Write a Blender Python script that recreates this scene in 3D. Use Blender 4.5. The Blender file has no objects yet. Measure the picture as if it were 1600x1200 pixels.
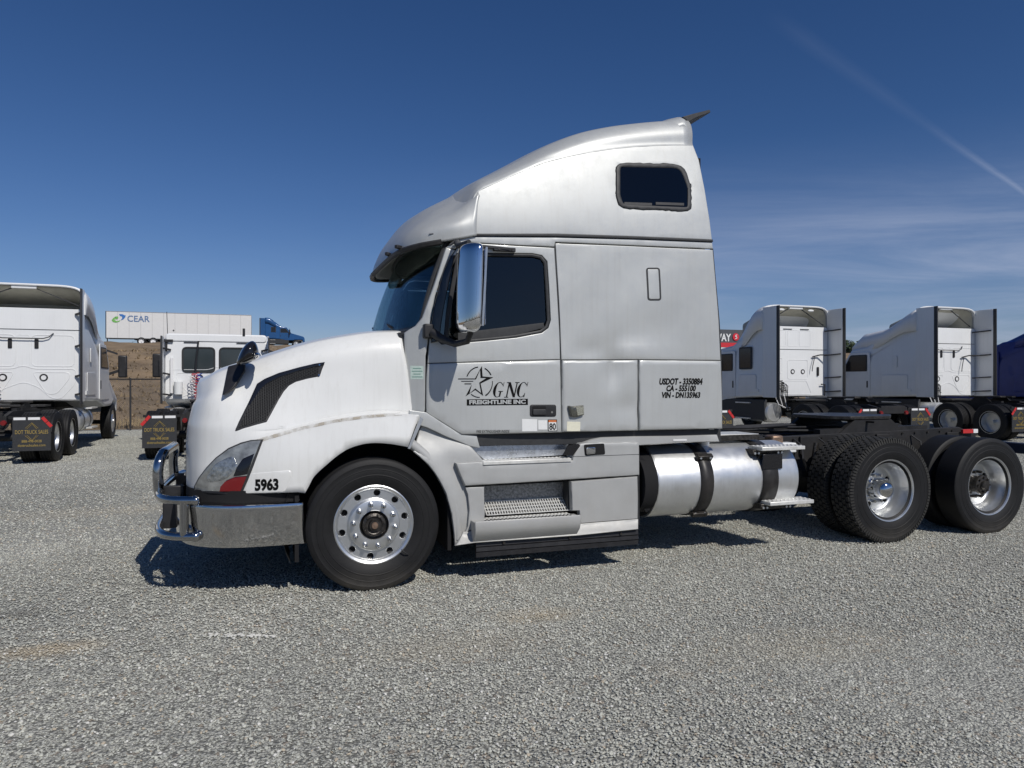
import bpy, bmesh, math, random
import numpy as np
from mathutils import Vector, Matrix
from mathutils.bvhtree import BVHTree
from mathutils.geometry import delaunay_2d_cdt, tessellate_polygon
random.seed(7)
SC = bpy.context.scene
COL = SC.collection
V = Vector
R = math.radians
# ------------------------------------------------------------------ camera
PSI = R(18.7); FPX = 1110.0; CX = 800.0; CY = 598.0
CAM = V((-.752, -6.731, 1.6))
cam = bpy.data.objects.new('camera', bpy.data.cameras.new('camera'))
COL.objects.link(cam); SC.camera = cam
cam.location = CAM
cam.rotation_euler = (R(90), 0, -PSI)
cam.data.sensor_width = 36; cam.data.lens = 36 * FPX / 1600
cam.data.shift_y = -2.0 / 1600
cam.data.clip_start = .05; cam.data.clip_end = 6000
# ------------------------------------------------------------------ light
SUN = V((.30, -1.0, 1.02)).normalized()
SUN_EL = math.asin(SUN.z); SUN_AZ = math.atan2(SUN.x, SUN.y)
w = bpy.data.worlds.new('World'); SC.world = w; w.use_nodes = True
def build_world():
    nt = w.node_tree; N = nt.nodes; L = nt.links
    for n in list(N): N.remove(n)
    out = N.new('ShaderNodeOutputWorld'); bg = N.new('ShaderNodeBackground')
    sky = N.new('ShaderNodeTexSky'); sky.sky_type = 'NISHITA'; sky.sun_disc = False
    sky.sun_elevation = SUN_EL; sky.sun_rotation = SUN_AZ
    sky.altitude = 300; sky.air_density = 1.0; sky.dust_density = .25; sky.ozone_density = 3.0
    bg.inputs['Strength'].default_value = .075
    tc = N.new('ShaderNodeTexCoord')
    sep = N.new('ShaderNodeSeparateXYZ'); L.new(tc.outputs['Generated'], sep.inputs[0])
    def math_(op, a, b=None, c=None, clamp=False):
        n = N.new('ShaderNodeMath'); n.operation = op; n.use_clamp = clamp
        for i, v in enumerate((a, b, c)):
            if v is None: continue
            if isinstance(v, (int, float)): n.inputs[i].default_value = v
            else: L.new(v, n.inputs[i])
        return n.outputs[0]
    def dot(vec):
        n = N.new('ShaderNodeVectorMath'); n.operation = 'DOT_PRODUCT'
        L.new(tc.outputs['Generated'], n.inputs[0]); n.inputs[1].default_value = vec
        return n.outputs['Value']
    def ramp(v, a, b):
        n = N.new('ShaderNodeMapRange'); n.interpolation_type = 'SMOOTHSTEP'
        L.new(v, n.inputs[0]); n.inputs[1].default_value = a; n.inputs[2].default_value = b
        return n.outputs[0]
    # cirrus sheets: a plane far overhead, stretched noise
    zc = math_('MAXIMUM', sep.outputs['Z'], .02)
    zc = math_('ADD', zc, .08)
    u = math_('DIVIDE', sep.outputs['X'], zc); v = math_('DIVIDE', sep.outputs['Y'], zc)
    cmb = N.new('ShaderNodeCombineXYZ'); L.new(u, cmb.inputs[0]); L.new(v, cmb.inputs[1])
    mp = N.new('ShaderNodeMapping'); L.new(cmb.outputs[0], mp.inputs[0])
    mp.inputs['Rotation'].default_value = (0, 0, PSI + R(6)); mp0 = mp; mp = N.new('ShaderNodeMapping'); L.new(mp0.outputs[0], mp.inputs[0]); mp.inputs['Scale'].default_value = (.22, .42, 1)
    n1 = N.new('ShaderNodeTexNoise'); L.new(mp.outputs[0], n1.inputs['Vector'])
    n1.inputs['Scale'].default_value = 2.0; n1.inputs['Detail'].default_value = 10; n1.inputs['Roughness'].default_value = .66; n1.inputs['Distortion'].default_value = .6
    n2 = N.new('ShaderNodeTexNoise'); L.new(cmb.outputs[0], n2.inputs['Vector'])
    n2.inputs['Scale'].default_value = .32; n2.inputs['Detail'].default_value = 3
    low = ramp(sep.outputs['Z'], .32, .13)
    side = ramp(sep.outputs['X'], .05, .62)
    amt = math_('MULTIPLY', low, math_('ADD', side, .06))
    c = ramp(n1.outputs['Fac'], .30, .76)
    c = math_('MULTIPLY', math_('MULTIPLY_ADD', c, .75, .22), math_('MULTIPLY_ADD', ramp(n2.outputs['Fac'], .3, .6), .6, .4))
    c = math_('MULTIPLY', c, amt)
    # contrail: a thin great circle band between two sky directions
    def skydir(px, py):
        a = (px - CX) / FPX; b = (CY - py) / FPX
        return (V((math.cos(PSI), -math.sin(PSI), 0)) * a + V((math.sin(PSI), math.cos(PSI), 0)) + V((0, 0, b))).normalized()
    d0 = skydir(1210, 28); d1 = skydir(1600, 300)
    nrm = d0.cross(d1).normalized(); along = (d1 - d0).normalized()
    dd = math_('ABSOLUTE', math_('ADD', dot(nrm), math_('MULTIPLY', math_('SUBTRACT', n1.outputs['Fac'], .5), .012)))
    dm = d0.lerp(d1, .5)
    tpos = dot(along)
    t0 = d0.dot(along); t1 = d1.dot(along)
    wid = math_('MULTIPLY_ADD', ramp(tpos, t0, t1), -.007, .013)
    band = math_('SUBTRACT', 1.0, math_('DIVIDE', dd, wid), clamp=True)
    # bright end and faint, feathered start
    br = math_('MULTIPLY', ramp(tpos, t0 - .02, t0 + .06), math_('MULTIPLY_ADD', ramp(tpos, t0 + .20, t1), .42, .04))
    band = math_('MULTIPLY', band, br)
    band = math_('MULTIPLY', band, ramp(dot(tuple(dm)), .7, .85))
    band = math_('MULTIPLY', band, ramp(n1.outputs['Fac'], .2, .55))
    tot = math_('MAXIMUM', math_('MULTIPLY', c, .72), band)
    mx = N.new('ShaderNodeMix'); mx.data_type = 'RGBA'
    sc_ = N.new('ShaderNodeSeparateColor'); L.new(sky.outputs[0], sc_.inputs[0]); cc_ = N.new('ShaderNodeCombineColor')
    for i, (g_, a_) in enumerate(((1.36, .80), (1.155, .71), (1.09, .90))):
        L.new(math_('MULTIPLY', math_('POWER', math_('MULTIPLY', sc_.outputs[i], .075), g_), a_ / .075), cc_.inputs[i])
    L.new(tot, mx.inputs[0]); L.new(cc_.outputs[0], mx.inputs[6]); mx.inputs[7].default_value = (5.2, 6.0, 8.0, 1)
    L.new(mx.outputs[2], bg.inputs['Color']); L.new(bg.outputs[0], out.inputs[0])
build_world()
sun = bpy.data.objects.new('sun', bpy.data.lights.new('sun', 'SUN')); COL.objects.link(sun)
sun.data.energy = 3.6; sun.data.angle = R(.53); sun.data.color = (1, .955, .89)
sun.rotation_euler = SUN.to_track_quat('Z', 'Y').to_euler()
SC.view_settings.view_transform = 'Standard'; SC.view_settings.look = 'None'
SC.view_settings.exposure = 0; SC.view_settings.gamma = 1
SC.render.engine = 'CYCLES'
SC.cycles.max_bounces = 8; SC.cycles.transparent_max_bounces = 12
# ------------------------------------------------------------------ measuring helpers
CR = V((math.cos(PSI), -math.sin(PSI), 0)); CF = V((math.sin(PSI), math.cos(PSI), 0))
def ray(px, py): return CR * ((px - CX) / FPX) + CF + V((0, 0, (CY - py) / FPX))
def U(px, py, y=-1.2):
    d = ray(px, py); return CAM + d * ((y - CAM.y) / d.y)
def UZ(px, py, z=0.):
    d = ray(px, py); return CAM + d * ((z - CAM.z) / d.z)
def UX(px, py, x):
    d = ray(px, py); return CAM + d * ((x - CAM.x) / d.x)
def ss(a, b, t):
    t = max(0, min(1, (t - a) / (b - a))); return t * t * (3 - 2 * t)
# ------------------------------------------------------------------ materials
MATS = {}
LOT_SPOTS = []
def lot_tint(nt, col_socket, target):
    N = nt.nodes; L = nt.links; g = N.new('ShaderNodeNewGeometry')
    def noise(s, d, r): n = N.new('ShaderNodeTexNoise'); n.inputs['Scale'].default_value = s; n.inputs['Detail'].default_value = d; n.inputs['Roughness'].default_value = r; L.new(g.outputs['Position'], n.inputs['Vector']); return n.outputs['Fac']
    def rng(v, a, b_, lo, hi):
        n = N.new('ShaderNodeMapRange'); L.new(v, n.inputs[0])
        for i, x in enumerate((a, b_, lo, hi)): n.inputs[i + 1].default_value = x
        return n.outputs[0]
    def mix(f, a, c, mode='MIX'):
        n = N.new('ShaderNodeMix'); n.data_type = 'RGBA'; n.blend_type = mode
        if isinstance(f, float): n.inputs[0].default_value = f
        else: L.new(f, n.inputs[0])
        for i, x in ((6, a), (7, c)):
            if isinstance(x, tuple): n.inputs[i].default_value = (*x, 1)
            else: L.new(x, n.inputs[i])
        return n.outputs[2]
    big = mix(rng(noise(.28, 5, .65), .32, .68, 0, 1), (.88, .885, .865), (1.17, 1.165, 1.12))
    c = mix(1.0, col_socket, big, 'MULTIPLY')
    c = mix(rng(noise(.8, 6, .75), .60, .76, 0, .40), c, (.40, .33, .235))
    c = mix(rng(noise(1.7, 6, .7), .60, .80, 0, .35), c, (.20, .20, .19))
    wob = noise(2.4, 5, .7)
    for (p, rx, ry, colr, amt) in LOT_SPOTS:
        v = N.new('ShaderNodeVectorMath'); v.operation = 'SUBTRACT'; L.new(g.outputs['Position'], v.inputs[0]); v.inputs[1].default_value = p
        v2 = N.new('ShaderNodeVectorMath'); v2.operation = 'MULTIPLY'; L.new(v.outputs[0], v2.inputs[0]); v2.inputs[1].default_value = (1 / rx, 1 / ry, 0)
        ln = N.new('ShaderNodeVectorMath'); ln.operation = 'LENGTH'; L.new(v2.outputs[0], ln.inputs[0])
        ad = N.new('ShaderNodeMath'); ad.operation = 'MULTIPLY_ADD'; L.new(wob, ad.inputs[0]); ad.inputs[1].default_value = 1.6; L.new(ln.outputs['Value'], ad.inputs[2])
        c = mix(rng(ad.outputs[0], 1.0, 1.9, amt, 0), c, colr)
    L.new(c, target)
def mat(name, col, rough=.5, metal=0., var=0., vscale=3., streak=0., bump=0., bscale=40., spec=.5, coat=0., dirt=None, dirt_z=None, rvar=0., emit=None, trans=0., ior=1.45, alpha=1.):
    m = bpy.data.materials.new(name); m.use_nodes = True; nt = m.node_tree; N = nt.nodes; L = nt.links
    b = N['Principled BSDF']
    b.inputs['Base Color'].default_value = (*col, 1); b.inputs['Roughness'].default_value = rough
    b.inputs['Metallic'].default_value = metal; b.inputs['Specular IOR Level'].default_value = spec
    b.inputs['Coat Weight'].default_value = coat; b.inputs['Coat Roughness'].default_value = .08
    b.inputs['Transmission Weight'].default_value = trans; b.inputs['IOR'].default_value = ior; b.inputs['Alpha'].default_value = alpha
    tc = N.new('ShaderNodeTexCoord'); cur = None
    def noise(scale, vec3=None, detail=6, rough_=.6):
        n = N.new('ShaderNodeTexNoise'); n.inputs['Scale'].default_value = scale; n.inputs['Detail'].default_value = detail; n.inputs['Roughness'].default_value = rough_
        if vec3:
            mp = N.new('ShaderNodeMapping'); mp.inputs['Scale'].default_value = vec3; L.new(tc.outputs['Object'], mp.inputs[0]); L.new(mp.outputs[0], n.inputs['Vector'])
        else: L.new(tc.outputs['Object'], n.inputs['Vector'])
        return n.outputs['Fac']
    def rng(v, a, b_, lo, hi):
        n = N.new('ShaderNodeMapRange'); L.new(v, n.inputs[0])
        for i, x in enumerate((a, b_, lo, hi)): n.inputs[i + 1].default_value = x
        return n.outputs[0]
    def mix(f, a, c, mode='MIX'):
        n = N.new('ShaderNodeMix'); n.data_type = 'RGBA'; n.blend_type = mode
        if isinstance(f, float): n.inputs[0].default_value = f
        else: L.new(f, n.inputs[0])
        for i, x in ((6, a), (7, c)):
            if isinstance(x, tuple): n.inputs[i].default_value = (*x, 1)
            else: L.new(x, n.inputs[i])
        return n.outputs[2]
    cur = col
    if var:
        f = rng(noise(vscale), .3, .7, 0, 1)
        cur = mix(f, tuple(c * (1 - var) for c in col), tuple(min(1, c * (1 + var)) for c in col))
    if streak:
        f = rng(noise(1.0, (30, 30, .9), 5, .7), .5, .8, 0, streak)
        cur = mix(f, cur, (dirt or (.28, .25, .2)))
    if dirt:
        f = rng(noise(2.2, None, 8, .75), .42, .78, 0, .5)
        cur = mix(f, cur, dirt)
    if dirt_z:
        sx = N.new('ShaderNodeSeparateXYZ'); L.new(tc.outputs['Object'], sx.inputs[0])
        f1 = rng(sx.outputs[2], dirt_z[1], dirt_z[0], 0, dirt_z[2])
        mm = N.new('ShaderNodeMath'); mm.operation = 'MULTIPLY'; L.new(f1, mm.inputs[0]); L.new(rng(noise(7.), .3, .65, .3, 1), mm.inputs[1])
        cur = mix(mm.outputs[0], cur, (.30, .27, .22))
    if not isinstance(cur, tuple): L.new(cur, b.inputs['Base Color'])
    if rvar:
        L.new(rng(noise(9., None, 8, .7), .3, .7, max(.02, rough - rvar), rough + rvar), b.inputs['Roughness'])
    if bump:
        bp = N.new('ShaderNodeBump'); bp.inputs['Strength'].default_value = bump; bp.inputs['Distance'].default_value = .01
        L.new(noise(bscale), bp.inputs['Height']); L.new(bp.outputs[0], b.inputs['Normal'])
    if emit: b.inputs['Emission Color'].default_value = (*emit, 1); b.inputs['Emission Strength'].default_value = 1
    MATS[name] = m; return m
def glassmat(name, tint, refl=.06, rough=.01):
    m = bpy.data.materials.new(name); m.use_nodes = True; nt = m.node_tree; N = nt.nodes; L = nt.links
    for n in list(N): N.remove(n)
    out = N.new('ShaderNodeOutputMaterial'); t = N.new('ShaderNodeBsdfTransparent'); t.inputs[0].default_value = (*tint, 1)
    g = N.new('ShaderNodeBsdfGlossy'); g.inputs['Roughness'].default_value = rough; g.inputs[0].default_value = (.9, .93, .95, 1)
    fr = N.new('ShaderNodeFresnel'); fr.inputs[0].default_value = 1.5
    mm = N.new('ShaderNodeMath'); mm.operation = 'MULTIPLY_ADD'; L.new(fr.outputs[0], mm.inputs[0]); mm.inputs[1].default_value = .42; mm.inputs[2].default_value = refl
    mx = N.new('ShaderNodeMixShader'); L.new(mm.outputs[0], mx.inputs[0]); L.new(t.outputs[0], mx.inputs[1]); L.new(g.outputs[0], mx.inputs[2]); L.new(mx.outputs[0], out.inputs[0])
    MATS[name] = m; return m
M_SILVER = mat('silver_paint', (.468, .48, .472), .45, .30, var=.05, vscale=1.6, streak=.16, coat=.25, rvar=.06, dirt_z=(.25, 1.15, .30))
M_SILVER2 = mat('silver_plastic', (.40, .405, .398), .52, .2, var=.06, vscale=4, streak=.12, rvar=.08, dirt_z=(.1, .8, .35))
M_WHITE = mat('white_paint', (.70, .705, .69), .32, 0, var=.04, vscale=2.2, streak=.14, coat=.3, dirt_z=(.6, 1.1, .18))
M_WHITE2 = mat('white_truck_paint', (.74, .75, .75), .35, 0, var=.03, vscale=1.5, streak=.12, coat=.2, dirt_z=(.5, 1.8, .25))
M_BLUE = mat('navy_truck_paint', (.014, .032, .19), .3, .1, var=.1, coat=.4)
M_ROYAL = mat('royal_blue_paint', (.012, .07, .20), .3, .1, var=.1, coat=.4)
M_CHROME = mat('chrome', (.58, .58, .58), .07, 1, var=.08, vscale=7, rvar=.05, bump=.06, bscale=5)
M_ALU = mat('polished_aluminium', (.68, .69, .69), .36, .95, var=.05, vscale=6, rvar=.04)
M_TANK = mat('brushed_aluminium', (.70, .71, .71), .40, .8, var=.07, vscale=5, streak=.16, rvar=.07)
M_TREAD = mat('step_aluminium', (.72, .72, .69), .42, .35, var=.12, vscale=25, dirt=(.35, .32, .27))
M_BLACK = mat('black_plastic', (.018, .018, .020), .5, 0, var=.3, vscale=12, rvar=.1)
M_GLOSSBLK = mat('glossy_black', (.010, .010, .012), .16, 0, coat=.3)
M_RUBBER = mat('tyre_rubber', (.008, .008, .0085), .62, 0, var=.25, vscale=10, bump=.12, bscale=90, spec=.4, dirt_z=(-.55, -.30, .18))
M_TREADRUB = mat('tread_rubber', (.022, .022, .021), .8, 0, var=.3, vscale=14, bump=.3, bscale=60, dirt=(.06, .056, .05))
M_SEAL = mat('seal_rubber', (.03, .031, .033), .55, 0, var=.2, vscale=30)
M_CHASSIS = mat('chassis_black', (.014, .014, .015), .6, .1, var=.4, vscale=8, bump=.2, bscale=30, dirt=(.05, .045, .04))
M_DARK = mat('dark_void', (.008, .008, .009), .9)
M_INTERIOR = mat('interior_grey', (.10, .10, .10), .8, var=.2)
M_SEAT = mat('seat_cloth', (.055, .055, .06), .9, var=.2, vscale=20)
M_BEIGE = mat('fairing_inside', (.42, .41, .35), .8, var=.15, vscale=3)
M_INK = mat('black_vinyl', (.005, .005, .005), .8, spec=.15)
M_STICK = mat('white_sticker', (.72, .73, .72), .5, var=.03, vscale=40)
M_STICKG = mat('green_sticker', (.48, .58, .53), .5, var=.12, vscale=60)
M_ORANGE = mat('orange_print', (.55, .16, .05), .5)
M_GOLD = mat('gold_print', (.36, .26, .07), .5)
M_REDREF = mat('red_reflector', (.17, .008, .01), .15, 0, coat=.6)
M_REDTAPE = mat('red_tape', (.5, .03, .03), .4)
M_WHTAPE = mat('white_tape', (.75, .75, .75), .4)
M_AMBER = mat('amber_lens', (.5, .2, .03), .15, coat=.5)
M_SMOKELENS = mat('smoked_lens', (.09, .09, .075), .2, .3, var=.3, vscale=60, coat=.5)
M_COPPER = mat('rusty_hub', (.26, .18, .13), .5, .7, var=.3, vscale=40)
M_GREASE = mat('greasy_steel', (.06, .055, .05), .38, .7, var=.5, vscale=30, bump=.4, bscale=50)
M_REDHOSE = mat('red_hose', (.45, .03, .05), .4)
M_BLUEHOSE = mat('blue_hose', (.04, .1, .4), .4)
M_WEAR = mat('worn_strap', (.018, .018, .018), .45, 0, var=.5, vscale=20, dirt=(.06, .05, .045))
G_WIND = glassmat('windscreen_glass', (.66, .74, .72), .02)
G_SIDE = glassmat('tinted_glass', (.17, .21, .22), .03)
G_SIDE2 = glassmat('clear_side_glass', (.55, .62, .60), .05)
G_BG = glassmat('truck_window_glass', (.35, .40, .40), .05)
# ------------------------------------------------------------------ mesh helpers
def newobj(name, verts, faces, m, parent=None, smooth=True, angle=38, bevel=0., bseg=2, mats=None, fmat=None):
    me = bpy.data.meshes.new(name); me.from_pydata([tuple(v) for v in verts], [], faces); me.update()
    if mats:
        for x in mats: me.materials.append(x)
        for p, i in zip(me.polygons, fmat): p.material_index = i
    else: me.materials.append(m)
    if smooth:
        me.polygons.foreach_set('use_smooth', [True] * len(me.polygons))
        me.set_sharp_from_angle(angle=R(angle))
    o = bpy.data.objects.new(name, me); COL.objects.link(o)
    if parent: o.parent = parent
    if bevel:
        b = o.modifiers.new('bevel', 'BEVEL'); b.width = bevel; b.segments = bseg; b.limit_method = 'ANGLE'; b.angle_limit = R(35)
    return o
class MB:
    def __init__(s): s.v = []; s.f = []
    def add(s, vs, fs):
        b = len(s.v); s.v += [V(x) for x in vs]; s.f += [tuple(b + i for i in f) for f in fs]; return s
    def box(s, c, d, rot=None):
        c = V(c); h = V(d) / 2; vs = [V((sx * h.x, sy * h.y, sz * h.z)) for sx in (-1, 1) for sy in (-1, 1) for sz in (-1, 1)]
        if rot is not None: vs = [rot @ x for x in vs]
        return s.add([c + x for x in vs], [(0, 1, 3, 2), (4, 6, 7, 5), (0, 4, 5, 1), (2, 3, 7, 6), (0, 2, 6, 4), (1, 5, 7, 3)])
    def bar(s, a, b, wd, ht, up=(0, 0, 1)):
        a = V(a); b = V(b); d = (b - a).normalized(); u = V(up); sd = d.cross(u).normalized(); u = sd.cross(d)
        vs = [p + sd * (sx * wd / 2) + u * (sz * ht / 2) for p in (a, b) for sx, sz in ((-1, -1), (1, -1), (1, 1), (-1, 1))]
        return s.add(vs, [(0, 1, 2, 3), (7, 6, 5, 4), (0, 4, 5, 1), (1, 5, 6, 2), (2, 6, 7, 3), (3, 7, 4, 0)])
    def tube(s, path, r, seg=10, cap=True):
        path = [V(p) for p in path]; n = len(path); vs = []; up = None
        for i, p in enumerate(path):
            t = (path[min(i + 1, n - 1)] - path[max(i - 1, 0)]).normalized()
            if up is None: up = t.orthogonal().normalized()
            up = (up - t * up.dot(t)).normalized(); sd = t.cross(up)
            rr = r[i] if isinstance(r, (list, tuple)) else r
            vs += [p + (up * math.cos(2 * math.pi * k / seg) + sd * math.sin(2 * math.pi * k / seg)) * rr for k in range(seg)]
        fs = [(i * seg + k, i * seg + (k + 1) % seg, (i + 1) * seg + (k + 1) % seg, (i + 1) * seg + k) for i in range(n - 1) for k in range(seg)]
        if cap: fs += [tuple(range(seg))[::-1], tuple((n - 1) * seg + k for k in range(seg))]
        return s.add(vs, fs)
    def cyl(s, a, b, r, seg=20, r2=None): return s.tube([a, b], [r, r if r2 is None else r2], seg)
    def lathe(s, prof, c=(0, 0, 0), axis='y', seg=48, close=False):
        c = V(c); n = len(prof); vs = []
        for k in range(seg):
            a = 2 * math.pi * k / seg; ca = math.cos(a); sa = math.sin(a)
            for (r, h) in prof:
                vs.append(c + (V((r * ca, h, r * sa)) if axis == 'y' else V((h, r * ca, r * sa)) if axis == 'x' else V((r * ca, r * sa, h))))
        fs = []
        for k in range(seg):
            k2 = (k + 1) % seg
            for j in range(n if close else n - 1):
                j2 = (j + 1) % n; fs.append((k * n + j, k * n + j2, k2 * n + j2, k2 * n + j))
        return s.add(vs, fs)
    def prism(s, pts, a, b, axis='y'):
        n = len(pts)
        f = (lambda p, t: V((p[0], t, p[1]))) if axis == 'y' else (lambda p, t: V((t, p[0], p[1]))) if axis == 'x' else (lambda p, t: V((p[0], p[1], t)))
        vs = [f(p, a) for p in pts] + [f(p, b) for p in pts]
        fs = [tuple(range(n))[::-1], tuple(range(n, 2 * n))] + [(i, (i + 1) % n, n + (i + 1) % n, n + i) for i in range(n)]
        return s.add(vs, fs)
    def sphere(s, c, r, seg=14, rings=8, sc=(1, 1, 1)):
        c = V(c); vs = []; fs = []
        for i in range(rings + 1):
            th = math.pi * i / rings
            for k in range(seg):
                ph = 2 * math.pi * k / seg; vs.append(c + V((math.sin(th) * math.cos(ph) * r * sc[0], math.sin(th) * math.sin(ph) * r * sc[1], math.cos(th) * r * sc[2])))
        for i in range(rings):
            for k in range(seg): fs.append((i * seg + k, (i + 1) * seg + k, (i + 1) * seg + (k + 1) % seg, i * seg + (k + 1) % seg))
        return s.add(vs, fs)
    def obj(s, name, m, parent=None, **k):
        me_fix = k.pop('fix', True)
        o = newobj(name, s.v, s.f, m, parent, **k)
        if me_fix:
            bm = bmesh.new(); bm.from_mesh(o.data); bmesh.ops.remove_doubles(bm, verts=bm.verts, dist=1e-5); bmesh.ops.recalc_face_normals(bm, faces=bm.faces); bm.to_mesh(o.data); bm.free()
            if k.get('smooth', True): o.data.set_sharp_from_angle(angle=R(k.get('angle', 38)))
        return o
def thing(name, label, cat, loc=(0, 0, 0), rz=0, group=None):
    o = bpy.data.objects.new(name, None); COL.objects.link(o); o.location = loc; o.rotation_euler = (0, 0, rz)
    o['label'] = label; o['category'] = cat
    if group: o['group'] = group
    return o
def empty(name, parent, loc=(0, 0, 0), rz=0):
    o = bpy.data.objects.new(name, None); COL.objects.link(o); o.parent = parent; o.location = loc; o.rotation_euler = (0, 0, rz); return o
def tagt(o, label, cat, group=None):
    o['label'] = label; o['category'] = cat
    if group: o['group'] = group
    return o
def struct(o): o['kind'] = 'structure'; return o
def stuff(o): o['kind'] = 'stuff'; return o
def copy_tree(o, parent=None):
    c = o.copy(); COL.objects.link(c); c.parent = parent
    for ch in [x for x in bpy.data.objects if x.parent == o]: copy_tree(ch, c)
    return c
def catmull(P, t):
    n = len(P) - 1; i = min(int(t), n - 1); f = t - i
    p0 = P[max(i - 1, 0)]; p1 = P[i]; p2 = P[i + 1]; p3 = P[min(i + 2, n)]
    if i == 0: p0 = p1 * 2 - p2
    if i + 2 > n: p3 = p2 * 2 - p1
    return .5 * ((2 * p1) + (p2 - p0) * f + (2 * p0 - 5 * p1 + 4 * p2 - p3) * f * f + (3 * p1 - p0 - 3 * p2 + p3) * f ** 3)
def gridpts(ctrl, su, sv):
    rows = [[V(p) for p in r] for r in ctrl]; nr = len(rows); nc = len(rows[0])
    fine = [[catmull(r, j / sv) for j in range((nc - 1) * sv + 1)] for r in rows]
    out = []
    for i in range((nr - 1) * su + 1):
        out.append([catmull([fine[k][j] for k in range(nr)], i / su) for j in range(len(fine[0]))])
    return out
def grid_mesh(g):
    nc = len(g[0]); vs = [p for r in g for p in r]
    fs = [(i * nc + j, i * nc + j + 1, (i + 1) * nc + j + 1, (i + 1) * nc + j) for i in range(len(g) - 1) for j in range(nc - 1)]
    return vs, fs
def mirror_y(vs, fs):
    n = len(vs); return vs + [V((v.x, -v.y, v.z)) for v in vs], fs + [tuple(n + i for i in f[::-1]) for f in fs]
def solid(o, t, off=-1):
    s = o.modifiers.new('solid', 'SOLIDIFY'); s.thickness = t; s.offset = off; return o
def surf(name, ctrl, m, parent, su=4, sv=3, thick=.02, mirror=True, angle=40, off=-1):
    vs, fs = grid_mesh(gridpts(ctrl, su, sv))
    if mirror: vs, fs = mirror_y(vs, fs)
    b = MB(); b.v = vs; b.f = fs
    o = b.obj(name, m, parent, angle=angle)
    if thick: solid(o, thick, off)
    return o
def pip(x, y, poly):
    c = False; n = len(poly); j = n - 1
    for i in range(n):
        xi, yi = poly[i]; xj, yj = poly[j]
        if (yi > y) != (yj > y) and x < (xj - xi) * (y - yi) / (yj - yi) + xi: c = not c
        j = i
    return c
def subdiv(poly, res):
    out = []
    for i, p in enumerate(poly):
        q = poly[(i + 1) % len(poly)]; n = max(1, int(math.hypot(q[0] - p[0], q[1] - p[1]) / res))
        out += [(p[0] + (q[0] - p[0]) * k / n, p[1] + (q[1] - p[1]) * k / n) for k in range(n)]
    return out
def area(p): return .5 * sum(p[i][0] * p[(i + 1) % len(p)][1] - p[(i + 1) % len(p)][0] * p[i][1] for i in range(len(p)))
def inset(p, d):
    n = len(p); s = 1 if area(p) > 0 else -1; out = []
    for i in range(n):
        a = V(p[i - 1]); b = V(p[i]); c = V(p[(i + 1) % n])
        e1 = (b - a); e2 = (c - b)
        if e1.length < 1e-7 or e2.length < 1e-7: out.append(tuple(b)); continue
        e1.normalize(); e2.normalize(); n1 = V((-e1.y, e1.x)) * s; n2 = V((-e2.y, e2.x)) * s; m = n1 + n2
        if m.length < 1e-3: out.append(tuple(b + n1 * d)); continue
        m.normalize(); k = d / max(.5, m.dot(n1)); out.append(tuple(b + m * k))
    return out
def rounded(poly, r, n=4):
    out = []; N_ = len(poly)
    for i in range(N_):
        a = V(poly[i - 1]); b = V(poly[i]); c = V(poly[(i + 1) % N_])
        rr = r[i] if isinstance(r, (list, tuple)) else r
        d1 = min(rr, (a - b).length * .48); d2 = min(rr, (c - b).length * .48)
        p = b + (a - b).normalized() * d1; q = b + (c - b).normalized() * d2
        if rr <= 0: out.append(tuple(b)); continue
        for k in range(n + 1):
            t = k / n; out.append(tuple(p * (1 - t) ** 2 + b * 2 * t * (1 - t) + q * t * t))
    return out
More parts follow.
